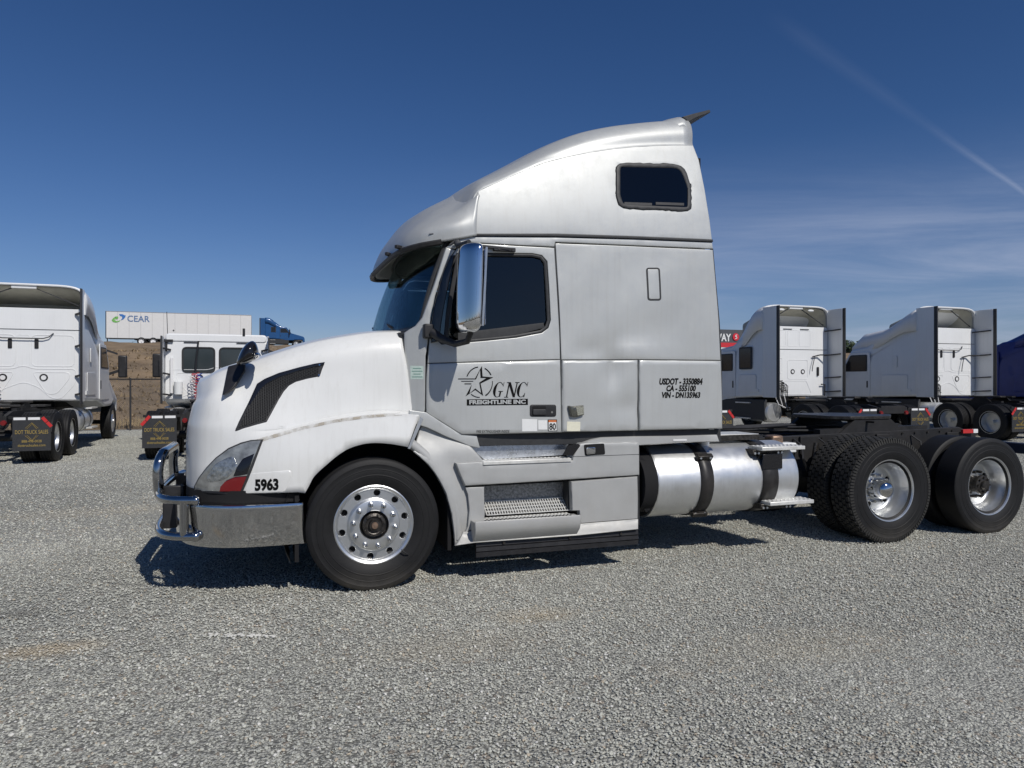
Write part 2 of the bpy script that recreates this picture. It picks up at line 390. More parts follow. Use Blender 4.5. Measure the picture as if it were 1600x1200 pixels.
def plate(name, outline, sfun, m, parent, off=0., depth=.01, holes=(), res=.06, edge=.005, eo=.003, angle=50, smooth_w=True):
    out = subdiv(outline, res); hs = [subdiv(h, res) for h in holes]
    pts = []; eds = []
    def ring(r):
        b = len(pts); pts.extend(r); eds.extend((b + i, b + (i + 1) % len(r)) for i in range(len(r)))
    ring(out)
    for h in hs: ring(h)
    if edge:
        ring([p for p in inset(out, edge)])
        for h in hs: ring([p for p in inset(h, -edge)])
    xs = [p[0] for p in out]; ys_ = [p[1] for p in out]
    nx = int((max(xs) - min(xs)) / res); ny = int((max(ys_) - min(ys_)) / res)
    bnd = [(out[i], out[(i + 1) % len(out)]) for i in range(len(out))] + [(h[i], h[(i + 1) % len(h)]) for h in hs for i in range(len(h))]
    A = np.array([b[0] for b in bnd]); B = np.array([b[1] for b in bnd]); AB = B - A; L2 = (AB ** 2).sum(1) + 1e-12
    def bd(x, y):
        P = np.array((x, y)); t = np.clip(((P - A) * AB).sum(1) / L2, 0, 1); return np.sqrt(((A + AB * t[:, None] - P) ** 2).sum(1).min())
    for i in range(1, nx + 1):
        for j in range(1, ny + 1):
            x = min(xs) + (i - .3) * (max(xs) - min(xs)) / (nx + .4); y = min(ys_) + (j - .3) * (max(ys_) - min(ys_)) / (ny + .4)
            if pip(x, y, out) and not any(pip(x, y, h) for h in hs) and bd(x, y) > res * .35 + edge: pts.append((x, y))
    vc, ve, vf, *_ = delaunay_2d_cdt([V(p) for p in pts], eds, [], 0, 1e-7)
    fs = []
    for f in vf:
        cx = sum(vc[i].x for i in f) / 3; cy = sum(vc[i].y for i in f) / 3
        if pip(cx, cy, out) and not any(pip(cx, cy, h) for h in hs): fs.append(tuple(f))
    used = sorted({i for f in fs for i in f}); mp = {o: n for n, o in enumerate(used)}
    fs = [tuple(mp[i] for i in f) for f in fs]
    front = []; back = []
    for i in used:
        P, Nn = sfun(vc[i].x, vc[i].y)
        e = eo if edge and bd(vc[i].x, vc[i].y) < 1e-5 + edge * .05 else 0
        front.append(P + Nn * (off - e)); back.append(P + Nn * (off - depth))
    n = len(front); cnt = {}
    for f in fs:
        for a, b in ((f[0], f[1]), (f[1], f[2]), (f[2], f[0])):
            cnt[(a, b)] = 1
    walls = [(b, a, n + a, n + b) for (a, b) in cnt if (b, a) not in cnt]
    bck = [tuple(n + i for i in f[::-1]) for f in fs] if depth else []
    b = MB(); b.v = front + (back if depth else []); b.f = fs + (walls if depth else []) + bck
    o = b.obj(name, m, parent, angle=angle)
    if edge and smooth_w: wn = o.modifiers.new('weighted', 'WEIGHTED_NORMAL'); wn.keep_sharp = True; wn.weight = 80
    return o
def mirrored(o):
    c = o.copy(); COL.objects.link(c); c.scale = (1, -1, 1); return c
def text_mesh(s, bold=0., shear=0., spacing=1.):
    cu = bpy.data.curves.new('t', 'FONT'); cu.body = s; cu.offset = bold; cu.shear = shear; cu.space_character = spacing; cu.align_x = 'LEFT'; cu.resolution_u = 3
    to = bpy.data.objects.new('t', cu); COL.objects.link(to)
    dg = bpy.context.evaluated_depsgraph_get(); me = bpy.data.meshes.new_from_object(to.evaluated_get(dg))
    vs = [v.co.copy() for v in me.vertices]; fs = [tuple(p.vertices) for p in me.polygons]
    bpy.data.objects.remove(to); bpy.data.curves.remove(cu); bpy.data.meshes.remove(me)
    x0 = min(v.x for v in vs); x1 = max(v.x for v in vs); y0 = min(v.y for v in vs); y1 = max(v.y for v in vs)
    return [((v.x - x0) / (x1 - x0), (v.y - y0) / (y1 - y0)) for v in vs], fs
def text_on(name, s, bb, sfun, m, parent, slope=0., off=.004, **k):
    uv, fs = text_mesh(s, **k); vs = []
    for (a, b) in uv:
        x = bb[0] + (bb[2] - bb[0]) * a; y = bb[3] + (bb[1] - bb[3]) * b + slope * (x - bb[0])
        P, Nn = sfun(x, y); vs.append(P + Nn * off)
    return newobj(name, vs, fs, m, parent, smooth=False)
# ================================================================== setting: ground, hill, road, far things
def ground_mat():
    m = bpy.data.materials.new('gravel'); m.use_nodes = True; nt = m.node_tree; N = nt.nodes; L = nt.links; b = N['Principled BSDF']
    b.inputs['Roughness'].default_value = .9; b.inputs['Specular IOR Level'].default_value = .3
    tc = N.new('ShaderNodeTexCoord')
    def noise(s, d=6, r=.6):
        n = N.new('ShaderNodeTexNoise'); n.inputs['Scale'].default_value = s; n.inputs['Detail'].default_value = d; n.inputs['Roughness'].default_value = r; L.new(tc.outputs['Object'], n.inputs['Vector']); return n.outputs['Fac']
    def rng(v, a, b_, lo, hi):
        n = N.new('ShaderNodeMapRange'); L.new(v, n.inputs[0])
        for i, x in enumerate((a, b_, lo, hi)): n.inputs[i + 1].default_value = x
        return n.outputs[0]
    def mix(f, a, c, mode='MIX'):
        n = N.new('ShaderNodeMix'); n.data_type = 'RGBA'; n.blend_type = mode
        if isinstance(f, float): n.inputs[0].default_value = f
        else: L.new(f, n.inputs[0])
        for i, x in ((6, a), (7, c)):
            if isinstance(x, tuple): n.inputs[i].default_value = (*x, 1)
            else: L.new(x, n.inputs[i])
        return n.outputs[2]
    warp = N.new('ShaderNodeTexNoise'); warp.inputs['Scale'].default_value = 40; L.new(tc.outputs['Object'], warp.inputs['Vector'])
    vm = N.new('ShaderNodeVectorMath'); vm.operation = 'MULTIPLY_ADD'; L.new(warp.outputs['Color'], vm.inputs[0]); vm.inputs[1].default_value = (.012,) * 3; L.new(tc.outputs['Object'], vm.inputs[2])
    vo = N.new('ShaderNodeTexVoronoi'); vo.inputs['Scale'].default_value = 62; L.new(vm.outputs[0], vo.inputs['Vector'])
    vo2 = N.new('ShaderNodeTexVoronoi'); vo2.inputs['Scale'].default_value = 27; L.new(vm.outputs[0], vo2.inputs['Vector'])
    sp = N.new('ShaderNodeSeparateColor'); L.new(vo.outputs['Color'], sp.inputs[0]); sp2 = N.new('ShaderNodeSeparateColor'); L.new(vo2.outputs['Color'], sp2.inputs[0])
    base = mix(rng(noise(.22, 6, .62), .35, .68, 0, 1), (.43, .43, .385), (.47, .46, .41))
    c = mix(rng(sp.outputs[0], 0, 1, 0, 1), (.25, .253, .245), (.68, .675, .625)); c = mix(.55, base, c)
    c = mix(rng(sp.outputs[1], .955, .975, 0, .9), c, (.62, .60, .55))
    c = mix(rng(sp2.outputs[1], .93, .96, 0, .5), c, (.30, .22, .16))
    # shade of the crevices between the stones, painted into the colour
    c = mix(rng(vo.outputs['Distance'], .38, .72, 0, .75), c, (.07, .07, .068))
    lot_tint(nt, c, b.inputs['Base Color'])
    h = mix(.4, rng(vo.outputs['Distance'], 0, .8, 1, 0), rng(vo2.outputs['Distance'], 0, .8, 1, 0)) if False else None
    add = N.new('ShaderNodeMath'); add.operation = 'ADD'; L.new(rng(vo.outputs['Distance'], 0, .8, 1, 0), add.inputs[0]); L.new(rng(sp.outputs[2], 0, 1, 0, .8), add.inputs[1])
    ad2 = N.new('ShaderNodeMath'); ad2.operation = 'ADD'; L.new(add.outputs[0], ad2.inputs[0]); L.new(rng(noise(160, 3), .3, .7, 0, .35), ad2.inputs[1])
    bp = N.new('ShaderNodeBump'); bp.inputs['Strength'].default_value = .85; bp.inputs['Distance'].default_value = .011; L.new(ad2.outputs[0], bp.inputs['Height']); L.new(bp.outputs[0], b.inputs['Normal'])
    return m
LOT_SPOTS += [(tuple(UZ(62, 1016)), .45, .16, (.46, .38, .26), .6), (tuple(UZ(838, 962)), .35, .18, (.44, .37, .26), .5), (tuple(UZ(22, 960)), .25, .12, (.14, .135, .12), .6), (tuple(UZ(700, 1010)), .8, .3, (.42, .37, .28), .25), (tuple(UZ(1250, 1010)), .9, .35, (.42, .38, .29), .3), (tuple(UZ(1480, 880)), .8, .35, (.28, .27, .25), .3), (tuple(UZ(150, 800)), 1.6, .5, (.44, .39, .30), .3)]
M_GRAVEL = ground_mat()
def build_ground():
    # one sheet: fine and slightly uneven near the camera, coarse out to the horizon
    def axis(lo, hi, step, far):
        a = list(np.arange(lo, hi + 1e-6, step)); d = step
        left = []; x = lo
        while x > -far: d *= 1.5; x -= d; left.append(x)
        d = step; right = []; x = hi
        while x < far: d *= 1.5; x += d; right.append(x)
        return left[::-1] + a + right
    xs = axis(-16, 26, .5, 3500); ysx = axis(-10, 20, .5, 3500)
    from mathutils import noise as nz
    vs = [V((x, y, (.012 * nz.noise(V((x * .35, y * .35, 0))) - .004 if abs(x) < 40 and abs(y) < 30 else 0))) for x in xs for y in ysx]
    ny = len(ysx); fs = [(i * ny + j, (i + 1) * ny + j, (i + 1) * ny + j + 1, i * ny + j + 1) for i in range(len(xs) - 1) for j in range(ny - 1)]
    o = newobj('gravel_ground', vs, fs, M_GRAVEL); return struct(o)
GROUND = build_ground()
def build_stones():
    mats = [mat('stone_a', (.435, .438, .40), .85, var=.25, vscale=60), mat('stone_b', (.30, .303, .285), .8, var=.25, vscale=60), mat('stone_c', (.53, .53, .48), .85, var=.2, vscale=60), mat('stone_d', (.44, .38, .30), .85, var=.2, vscale=60), mat('stone_e', (.62, .61, .57), .8)]
    protos = []
    for m in mats:
        nt = m.node_tree; b = nt.nodes['Principled BSDF']; lk = b.inputs['Base Color'].links
        if lk: s_ = lk[0].from_socket; lot_tint(nt, s_, b.inputs['Base Color'])
    rnd = random.Random(3)
    coll = bpy.data.collections.new('gravel_bits')
    for k in range(20):
        bm = bmesh.new(); bmesh.ops.create_icosphere(bm, subdivisions=1, radius=1)
        for v in bm.verts: v.co = V((v.co.x * rnd.uniform(.7, 1.15) * 1.15, v.co.y * rnd.uniform(.6, 1.1), v.co.z * rnd.uniform(.4, .8) * .8))
        me = bpy.data.meshes.new('pebble'); bm.to_mesh(me); bm.free(); me.materials.append(mats[[0, 0, 0, 1, 1, 2, 0, 1, 3, 0, 0, 1, 0, 0, 1, 0, 0, 0, 1, 4][k]]); protos.append(me)
        o = bpy.data.objects.new('pebble', me); coll.objects.link(o)
    # patch the stones lie on
    P = [(-4.2, -6.4), (-.2, -6.6), (4.2, -5.6), (9, -3.6), (12.5, -1), (10, 1.5), (-2.5, 1.5), (-6, 1.6), (-6.6, -1.5)]
    me = bpy.data.meshes.new('gravel_stones'); me.from_pydata([(x, y, .001) for x, y in P], [], [tuple(range(len(P)))])
    o = bpy.data.objects.new('gravel_stones', me); COL.objects.link(o); stuff(o)
    ng = bpy.data.node_groups.new('scatter', 'GeometryNodeTree'); ng.interface.new_socket('Geometry', in_out='INPUT', socket_type='NodeSocketGeometry'); ng.interface.new_socket('Geometry', in_out='OUTPUT', socket_type='NodeSocketGeometry')
    N = ng.nodes; L = ng.links; gi = N.new('NodeGroupInput'); go = N.new('NodeGroupOutput')
    d = N.new('GeometryNodeDistributePointsOnFaces'); d.inputs['Density'].default_value = 2700; d.inputs['Seed'].default_value = 5
    L.new(gi.outputs[0], d.inputs['Mesh'])
    ci = N.new('GeometryNodeCollectionInfo'); ci.inputs['Collection'].default_value = coll; ci.inputs['Separate Children'].default_value = True; ci.inputs['Reset Children'].default_value = True
    io = N.new('GeometryNodeInstanceOnPoints'); io.inputs['Pick Instance'].default_value = True
    rv = N.new('FunctionNodeRandomValue'); rv.data_type = 'FLOAT_VECTOR'; rv.inputs[0].default_value = (-.5, -.5, 0); rv.inputs[1].default_value = (.5, .5, 6.283)
    rs = N.new('FunctionNodeRandomValue'); rs.data_type = 'FLOAT'; rs.inputs[2].default_value = 0.0; rs.inputs[3].default_value = 1.0
    pw = N.new('ShaderNodeMath'); pw.operation = 'POWER'; L.new(rs.outputs[1], pw.inputs[0]); pw.inputs[1].default_value = 2.2
    ma = N.new('ShaderNodeMath'); ma.operation = 'MULTIPLY_ADD'; L.new(pw.outputs[0], ma.inputs[0]); ma.inputs[1].default_value = .0062; ma.inputs[2].default_value = .0044
    L.new(d.outputs['Points'], io.inputs['Points']); L.new(ci.outputs[0], io.inputs['Instance']); L.new(rv.outputs[0], io.inputs['Rotation']); L.new(ma.outputs[0], io.inputs['Scale']); L.new(io.outputs[0], go.inputs[0])
    md = o.modifiers.new('scatter', 'NODES'); md.node_group = ng
    ng2 = ng.copy(); ng2.nodes[d.name].inputs['Density'].default_value = 750; ng2.nodes[ma.name].inputs[2].default_value = .007
    for poly in ([(-2.5, 1.5), (-6, 1.6), (-6.6, -1.5), (-24, 12), (-24, 20), (3, 20), (3, 1.5)], [(9, -3.6), (12.5, -1), (10, 1.5), (14, 8), (34, 9), (20, 0)]):
        me = bpy.data.meshes.new('gravel_stones'); me.from_pydata([(x, y, .001) for x, y in poly], [], [tuple(t) for t in tessellate_polygon([[V((x, y, 0)) for x, y in poly]])]); o2 = bpy.data.objects.new('gravel_stones', me); COL.objects.link(o2); stuff(o2)
        m2 = o2.modifiers.new('scatter', 'NODES'); m2.node_group = ng2
build_stones()
# worn white paint fleck on the gravel, a short broken mark
def paint_mark():
    rnd = random.Random(9); b = MB()
    a = UZ(322, 993); c = UZ(430, 996)
    for k in range(70):
        t = rnd.random() ** .8; p = a.lerp(c, t) + V((rnd.gauss(0, .012), rnd.gauss(0, .02), 0)); s = rnd.uniform(.004, .011)
        b.sphere((p.x, p.y, .007), s, 6, 3, (1.3, 1, .5))
    return stuff(b.obj('painted_stones', mat('lot_paint', (.66, .65, .60), .7, var=.15, vscale=90)))
paint_mark()
# --- embankment with the road on top
M_HILL = mat('dry_grass', (.19, .135, .08), .95, var=.5, vscale=.35, bump=.9, bscale=6, dirt=(.27, .22, .16))
def hz(x, y):
    from mathutils import noise as nz
    t = (y - 20.6) / 60
    h = 5.75 * ss(0, 1, t) ** .8 if t < 1 else 5.75 + .35 * ss(81, 87, y)
    n = nz.noise(V((x * .12, y * .12, 0))) * .55 + nz.noise(V((x * .5, y * .5, 3))) * .22 + nz.noise(V((x * 1.6, y * 1.6, 3))) * .08
    return h + n * ss(20.6, 26, y) * (1 - ss(72, 80, y)) + .02
def build_hill():
    xs = [-160, -130, -100, -80, -65] + list(np.arange(-52, 20, .8)) + list(np.arange(20, 70, 2.5)) + [85, 110, 150, 200, 300]; ysx = [20.4, 20.7] + list(np.arange(21, 45, .7)) + list(np.arange(45, 82, 1.6)) + [82, 85, 88, 90, 92.3]
    vs = [V((x, y, -.3 if y == 20.4 else hz(x, y))) for x in xs for y in ysx]; ny = len(ysx)
    fs = [(i * ny + j, (i + 1) * ny + j, (i + 1) * ny + j + 1, i * ny + j + 1) for i in range(len(xs) - 1) for j in range(ny - 1)]
    o = newobj('embankment', vs, fs, M_HILL); struct(o)
    zt = 6.35
    struct(MB().box((70, 96.8, zt - .2), (760, 9.2, .4)).obj('raised_road', mat('asphalt', (.06, .06, .06), .85, var=.2)))
    struct(MB().prism([(101.4, zt - .02), (240, zt - 1), (600, -1), (600, -2), (101.4, -2)], -400, 600, 'x').obj('far_field', M_HILL))
    return zt
RZ = build_hill()
def build_grass():
    # dry tufts and clods over the bank so it breaks up like real weeds
    rnd = random.Random(4); vs = []; fs = []
    for k in range(15000):
        y = 20.8 + 40 * rnd.random() ** 1.6; x = rnd.uniform(-34, 2) if rnd.random() < .8 else rnd.uniform(2, 50); z = hz(x, y); h = rnd.uniform(.04, .2); a = rnd.uniform(0, 6.28); wd = rnd.uniform(.03, .10)
        dx, dy = math.cos(a) * wd, math.sin(a) * wd; lx, ly = rnd.gauss(0, .1), rnd.gauss(0, .1); b = len(vs)
        vs += [V((x - dx, y - dy, z - .03)), V((x + dx, y + dy, z - .03)), V((x + lx, y + ly, z + h))]; fs.append((b, b + 1, b + 2))
    o = newobj('dry_weeds', vs, fs, mat('dry_weed', (.21, .155, .09), .95, var=.6, vscale=.8), smooth=False); stuff(o)
    vs = []; fs = []
    for k in range(2600):
        y = 20.8 + 2.5 * rnd.random(); x = rnd.uniform(-34, 12); z = 0 if y < 21 else hz(x, y)
        h = rnd.uniform(.1, .35); a = rnd.uniform(0, 6.28); b = len(vs); wd = .02
        vs += [V((x - wd, y, z)), V((x + wd, y, z)), V((x + rnd.gauss(0, .08), y, z + h))]; fs.append((b, b + 1, b + 2))
    stuff(newobj('straw_edge', vs, fs, mat('straw', (.34, .26, .15), .95), smooth=False))
build_grass()
# --- chain link fence at the foot of the bank
def chain_fence():
    f = thing('chain_link_fence', 'grey chain link fence at the foot of the brown bank behind the left trucks', 'fence', (0, 20.0, 0))
    x0, x1, h = -26, 32, 1.72
    MB().cyl((x0, 0, h), (x1, 0, h), .022, 8).obj('top_rail', M_CHASSIS, f)
    post = None
    x = x0 + .3
    px_ = UZ(193, 676).x
    n = int((x1 - x0) / 3.05)
    for k in range(n + 1):
        x = px_ + (k - int((px_ - x0) / 3.05)) * 3.05
        if post is None:
            post = MB().cyl((0, 0, -.1), (0, 0, h + .04), .03, 8).obj('post', M_SEAL, f); post.location = (x, 0, 0)
        else:
            c = post.copy(); COL.objects.link(c); c.parent = f; c.location = (x, 0, 0)
    vs = []; fs = []; s = .065; wd = .0042
    nx = int((x1 - x0) / s)
    def strand(a, b_):
        i = len(vs); vs.extend([V((a[0] - wd, 0, a[1])), V((a[0] + wd, 0, a[1])), V((b_[0] + wd, 0, b_[1])), V((b_[0] - wd, 0, b_[1]))]); fs.append((i, i + 1, i + 2, i + 3))
    for k in range(-int(h / s), nx):
        a = x0 + k * s; strand((max(a, x0), .03 + max(0, x0 - a)), (min(a + h, x1), .03 + min(h - .04, x1 - a)))
        strand((a + h, .03), (a, h - .01))
    o = newobj('wire_mesh', vs, fs, mat('galvanised_wire', (.16, .15, .14), .5, .6), f, smooth=False); o['kind'] = 'stuff'
chain_fence()
# --- foliage
LEAF = [mat('leaf_dark', (.035, .055, .025), .7, var=.3, vscale=2), mat('leaf_mid', (.06, .085, .035), .7, var=.3, vscale=2)]
def tree(name, label, cat, x, y, z, h, r, trunk=True, n=900, seed=1):
    t = thing(name, label, cat, (x, y, z)); rnd = random.Random(seed)
    if trunk:
        b = MB(); b.tube([(0, 0, -.3), (.05 * h * .2, 0, h * .3), (0, .1, h * .6)], [h * .035, h * .025, h * .012], 8)
        for k in range(5):
            a = k * 1.3; b.tube([(0, 0, h * .3), (r * .35 * math.cos(a), r * .35 * math.sin(a), h * .55), (r * .65 * math.cos(a), r * .65 * math.sin(a), h * .72)], [h * .015, h * .01, h * .004], 6)
        b.obj('trunk', mat('bark_%s' % name + str(seed), (.09, .07, .05), .9, var=.3), t)
    cl = [(rnd.gauss(0, r * .45), rnd.gauss(0, r * .45), h * (.62 if trunk else .4) + rnd.gauss(0, h * .14), rnd.uniform(.25, .5) * r) for _ in range(12)]
    for mi in (0, 1):
        vs = []; fs = []
        for k in range(n // 2):
            c = rnd.choice(cl); d = V((rnd.gauss(0, 1), rnd.gauss(0, 1), rnd.gauss(0, 1))).normalized() * c[3] * rnd.uniform(.6, 1.05); p = V(c[:3]) + d
            s = h * rnd.uniform(.018, .04); u = V((rnd.gauss(0, 1), rnd.gauss(0, 1), rnd.gauss(0, 1))).normalized(); v = u.orthogonal().normalized(); b = len(vs)
            vs += [p - u * s, p + v * s * .6, p + u * s, p - v * s * .6]; fs.append((b, b + 1, b + 2, b + 3))
        if mi == 0: c0 = newobj('crown', vs, fs, LEAF[0], t, smooth=False); stuff(c0)
        else: q = newobj('leaves', vs, fs, LEAF[1], c0, smooth=False); stuff(q)
    return t

# what lies behind the photographer and shows in the chrome: two utility poles and a far line of trees
def pole(label, x, y, h):
    p = thing('utility_pole', label, 'utility pole', (x, y, 0), 0, 'utility poles behind the lot')
    MB().tube([(0, 0, -.5), (0, 0, h)], [.17, .11], 10).obj('post', MATS.get('pole_wood') or mat('pole_wood', (.10, .075, .05), .9, var=.3), p)
    MB().box((0, -.15, h - .6), (2.6, .1, .13)).obj('cross_arm', MATS['pole_wood'], p)
    for k in (-1.15, -.45, .45, 1.15): MB().lathe([(0, 0), (.05, 0), (.06, .08), (.03, .16), (0, .17)], (k, -.15, h - .53), 'z', 8).obj('insulator', M_SEAL, p)
pole('tall wooden utility pole mirrored in the chrome door mirror', -9, -26, 10.5)
pole('second wooden utility pole farther off, mirrored small in the chrome', 4, -44, 10.5)
def far_trees():
    rnd = random.Random(21); vs = []; fs = []
    for k in range(9000):
        a = R(rnd.uniform(150, 390)); d = rnd.uniform(105, 125); x = d * math.cos(a); y = d * math.sin(a) - 8
        hh = 5 + 3 * math.sin(a * 17) + 2 * math.sin(a * 41 + 1); z = rnd.random() ** .8 * max(2.2, hh); s = rnd.uniform(.3, .9); b = len(vs)
        u = V((rnd.gauss(0, 1), rnd.gauss(0, 1), rnd.gauss(0, 1))).normalized(); v = u.orthogonal().normalized()
        if y > 30: continue
        vs += [V((x, y, z)) - u * s, V((x, y, z)) + v * s, V((x, y, z)) + u * s, V((x, y, z)) - v * s]; fs.append((b, b + 1, b + 2, b + 3))
    stuff(newobj('far_tree_line', vs, fs, LEAF[0], smooth=False))
far_trees()
# ================================================================== the silver road tractor
truck = thing('semi_truck', 'silver sleeper tractor with white hood and number 5963, parked side on in the foreground', 'semi truck', (0, 0, 0))
T = truck
NY = V((0, -1, 0))
def ys(x, z):
    y = -1.205
    if x < 1.5: y += .10 * ((1.5 - x) / 1.2) ** 2
    if x < .42: y += .35 * (.42 - x)
    y += .02 * max(0, z - 1.77)
    if z > 2.87: y += .11 * ((z - 2.87) / .87) ** 1.5
    return y
def cab(px, py):
    y = -1.2
    for _ in range(4):
        p = U(px, py, y); y = ys(p.x, p.z)
    p = U(px, py, y); return p, NY
def dents(px, py):
    p, n = cab(px, py)
    g = lambda cx, cy, sx, sy, a: a * math.exp(-((px - cx) / sx) ** 2 - ((py - cy) / sy) ** 2)
    d = g(957, 578, 13, 36, .030) + g(985, 548, 42, 13, -.016) + g(930, 548, 30, 16, .016) + g(1010, 520, 60, 40, .010) + g(905, 600, 22, 34, -.009) + g(975, 636, 34, 16, .012) + g(1045, 470, 60, 60, -.008)
    d += .0032 * math.sin(px * .043 + py * .02) * math.sin(py * .035)
    return p + V((0, d, 0)), n
def pl(y):
    return lambda px, py: (U(px, py, y), NY)
def PX(name, pts, m, parent=None, y=None, s=None, **k):
    k.setdefault('res', 16); k.setdefault('edge', 1.1); k.setdefault('eo', .003)
    return plate(name, pts, s or (pl(y) if y is not None else cab), m, parent or T, **k)
def both(o): mirrored(o); return o
# ------------------------------------------------ hood (white), fenders in one moulding
def st(xb, xc, xt, wf, wc, zc, sh, wm, zt, wt, zb=.78, crown=.035):
    k = 1 - min(1, sh / .05)
    return [(xb, -wf, zb), (xb, -wf - .004 * (1 - k), (zb * .5 + zc * .5) - .05 * k), (xc, -wc - (wf - wc) * .3 * k, zc - .03 - .10 * k), (xc, -wc + min(.012, sh * .3), zc - .01 * k), (xc * .9 + xt * .1, -(wc - sh), zc + .018 + .08 * k), (xc * .7 + xt * .3, -(wc - sh) * (1 - .2 * k) - wm * .2 * k + .004, zc + .05 + .12 * k),
            (xc * .35 + xt * .65, -wm, (zc + zt) * .5 + .05 * k), (xt, -wm * .5 - wt * .5 - .03, zt - .13), (xt, -wt, zt - .03), (xt, -wt + .10, zt), (xt, -wt * .5, zt + crown * .8), (xt, 0, zt + crown)]
HS = [st(-1.41, -1.41, -1.335, .30, .30, 1.14, .0, .30, 1.575, .24),
      st(-1.38, -1.38, -1.315, .66, .66, 1.15, .0, .64, 1.605, .54),
      st(-1.29, -1.29, -1.24, .90, .885, 1.16, .0, .85, 1.64, .70),
      st(-1.16, -1.16, -1.13, 1.02, 1.00, 1.165, .005, .95, 1.70, .78),
      st(-.98, -.96, -.90, 1.10, 1.08, 1.172, .02, .965, 1.775, .82),
      st(-.75, -.74, -.68, 1.155, 1.13, 1.215, .045, 1.0, 1.855, .87),
      st(-.50, -.50, -.45, 1.18, 1.15, 1.282, .07, 1.02, 1.928, .90),
      st(-.22, -.22, -.20, 1.195, 1.165, 1.335, .09, 1.04, 1.982, .92),
      st(.03, .08, .03, 1.205, 1.175, 1.362, .105, 1.055, 2.018, .935),
      st(.255, .345, .25, 1.205, 1.175, 1.345, .10, 1.065, 2.03, .95)]
arch_pts = [(U(px, py, -1.2).x, U(px, py, -1.2).z) for px, py in [(476, 773), (483, 760), (490, 746), (500, 735.5), (510, 727), (525, 714), (541, 703), (556, 697), (572, 693), (588, 692), (604, 693), (622, 695.5), (639, 699), (648, 707), (669, 726), (689, 755), (702, 787), (708.5, 819), (711, 853)]]
HUBZ = .515
def arch_r(a):
    tab = sorted((math.atan2(z - HUBZ, x), math.hypot(x, z - HUBZ)) for x, z in arch_pts)
    if a <= tab[0][0]: return tab[0][1]
    if a >= tab[-1][0]: return tab[-1][1]
    for (a0, r0), (a1, r1) in zip(tab, tab[1:]):
        if a0 <= a <= a1: return r0 + (r1 - r0) * (a - a0) / (a1 - a0)
def build_hood():
    g = gridpts(HS, 8, 5); vs, fs = grid_mesh(g)
    bm = bmesh.new(); bv = [bm.verts.new(v) for v in vs]
    for f in fs: bm.faces.new([bv[i] for i in f])
    def inside(x, z, k=0.): return z < 1.3 and x > -.7 and math.hypot(x, z - HUBZ) < arch_r(math.atan2(z - HUBZ, x)) + k
    kill = [f for f in bm.faces if f.calc_center_median().y < -.8 and inside(f.calc_center_median().x, f.calc_center_median().z)]
    bmesh.ops.delete(bm, geom=kill, context='FACES')
    for v in bm.verts:
        if v.is_boundary and v.co.y < -.9 and v.co.z < 1.2 and inside(v.co.x, v.co.z, .035):
            a = math.atan2(v.co.z - HUBZ, v.co.x); r = arch_r(a); v.co.x = r * math.cos(a); v.co.z = HUBZ + r * math.sin(a)
    bm.verts.ensure_lookup_table()
    vs = [v.co.copy() for v in bm.verts]; fs = [tuple(v.index for v in f.verts) for f in bm.faces]; bm.free()
    tree = BVHTree.FromPolygons(vs, fs)
    vs, fs = mirror_y(vs, fs); b = MB(); b.v = vs; b.f = fs
    o = b.obj('hood', M_WHITE, T, angle=60); solid(o, .018)
    return o, tree
hood, hood_bvh = build_hood()
def hs(px, py):
    d = ray(px, py).normalized(); hit = hood_bvh.ray_cast(CAM, d)
    if hit[0] is None or hit[0].y > -.2:
        p = U(px, py, -1.1); q = hood_bvh.find_nearest(p); n = q[1]; P = q[0]
    else: P, n = hit[0], hit[1]
    if n.y > 0: n = -n
    return P, n
def H(name, pts, m, parent=None, **k):
    k.setdefault('res', 12); k.setdefault('edge', .9); k.setdefault('eo', .002)
    return plate(name, pts, hs, m, parent or T, **k)
c1 = lambda L: [(x / 2.554 + 220, y / 2.554 + 480) for x, y in L]
c7 = lambda L: [(x / 5 + 340, y / 5 + 540) for x, y in L]
# headlight
hl = H('headlight', c1([(490, 527), (470, 580), (450, 635), (428, 690), (405, 742), (330, 742), (250, 738), (214, 733), (214, 715), (232, 680), (262, 640), (300, 600), (350, 562), (400, 540), (440, 530)]), M_SEAL, off=.006, depth=.03, res=10)
lens_m = mat('headlight_lens', (.30, .305, .29), .22, .4, var=.35, vscale=16, coat=.6, bump=.15, bscale=10)
H('lens', c1([(480, 532), (462, 580), (440, 632), (425, 672), (380, 676), (345, 690), (325, 715), (318, 734), (250, 733), (221, 728), (221, 714), (238, 682), (266, 644), (304, 604), (353, 567), (402, 546), (440, 535)]), lens_m, hl, off=.013, depth=.01, res=8)
H('reflector_housing', c1([(455, 585), (441, 628), (427, 666), (395, 672), (372, 674), (385, 640), (410, 605)]), M_GLOSSBLK, hl, off=.0155, depth=.004, res=8)
H('lamp_bowl', rounded(c1([(300, 625), (372, 590), (392, 640), (345, 685), (285, 700), (262, 690)]), 8), mat('lamp_bowl', (.36, .37, .36), .2, .7, var=.5, vscale=40, bump=.5, bscale=30, coat=.8), hl, off=.0155, depth=.004, res=6)
H('turn_lens', c1([(424, 675), (412, 705), (400, 734), (318, 734), (322, 715), (340, 695), (375, 679)]), M_REDREF, hl, off=.0165, depth=.006, res=8)
# number panel and number
H('bumper_flare_panel', rounded(c1([(438, 664), (600, 650), (602, 670), (575, 737), (408, 744)]), [0, 6, 3, 3, 0]), M_WHITE, off=.005, depth=.008, res=9, edge=1.2, eo=.004)
text_on('number', '5963', (398.5, 748.0, 435.5, 767.5), hs, M_INK, T, slope=-.035, off=.0075, bold=.05)
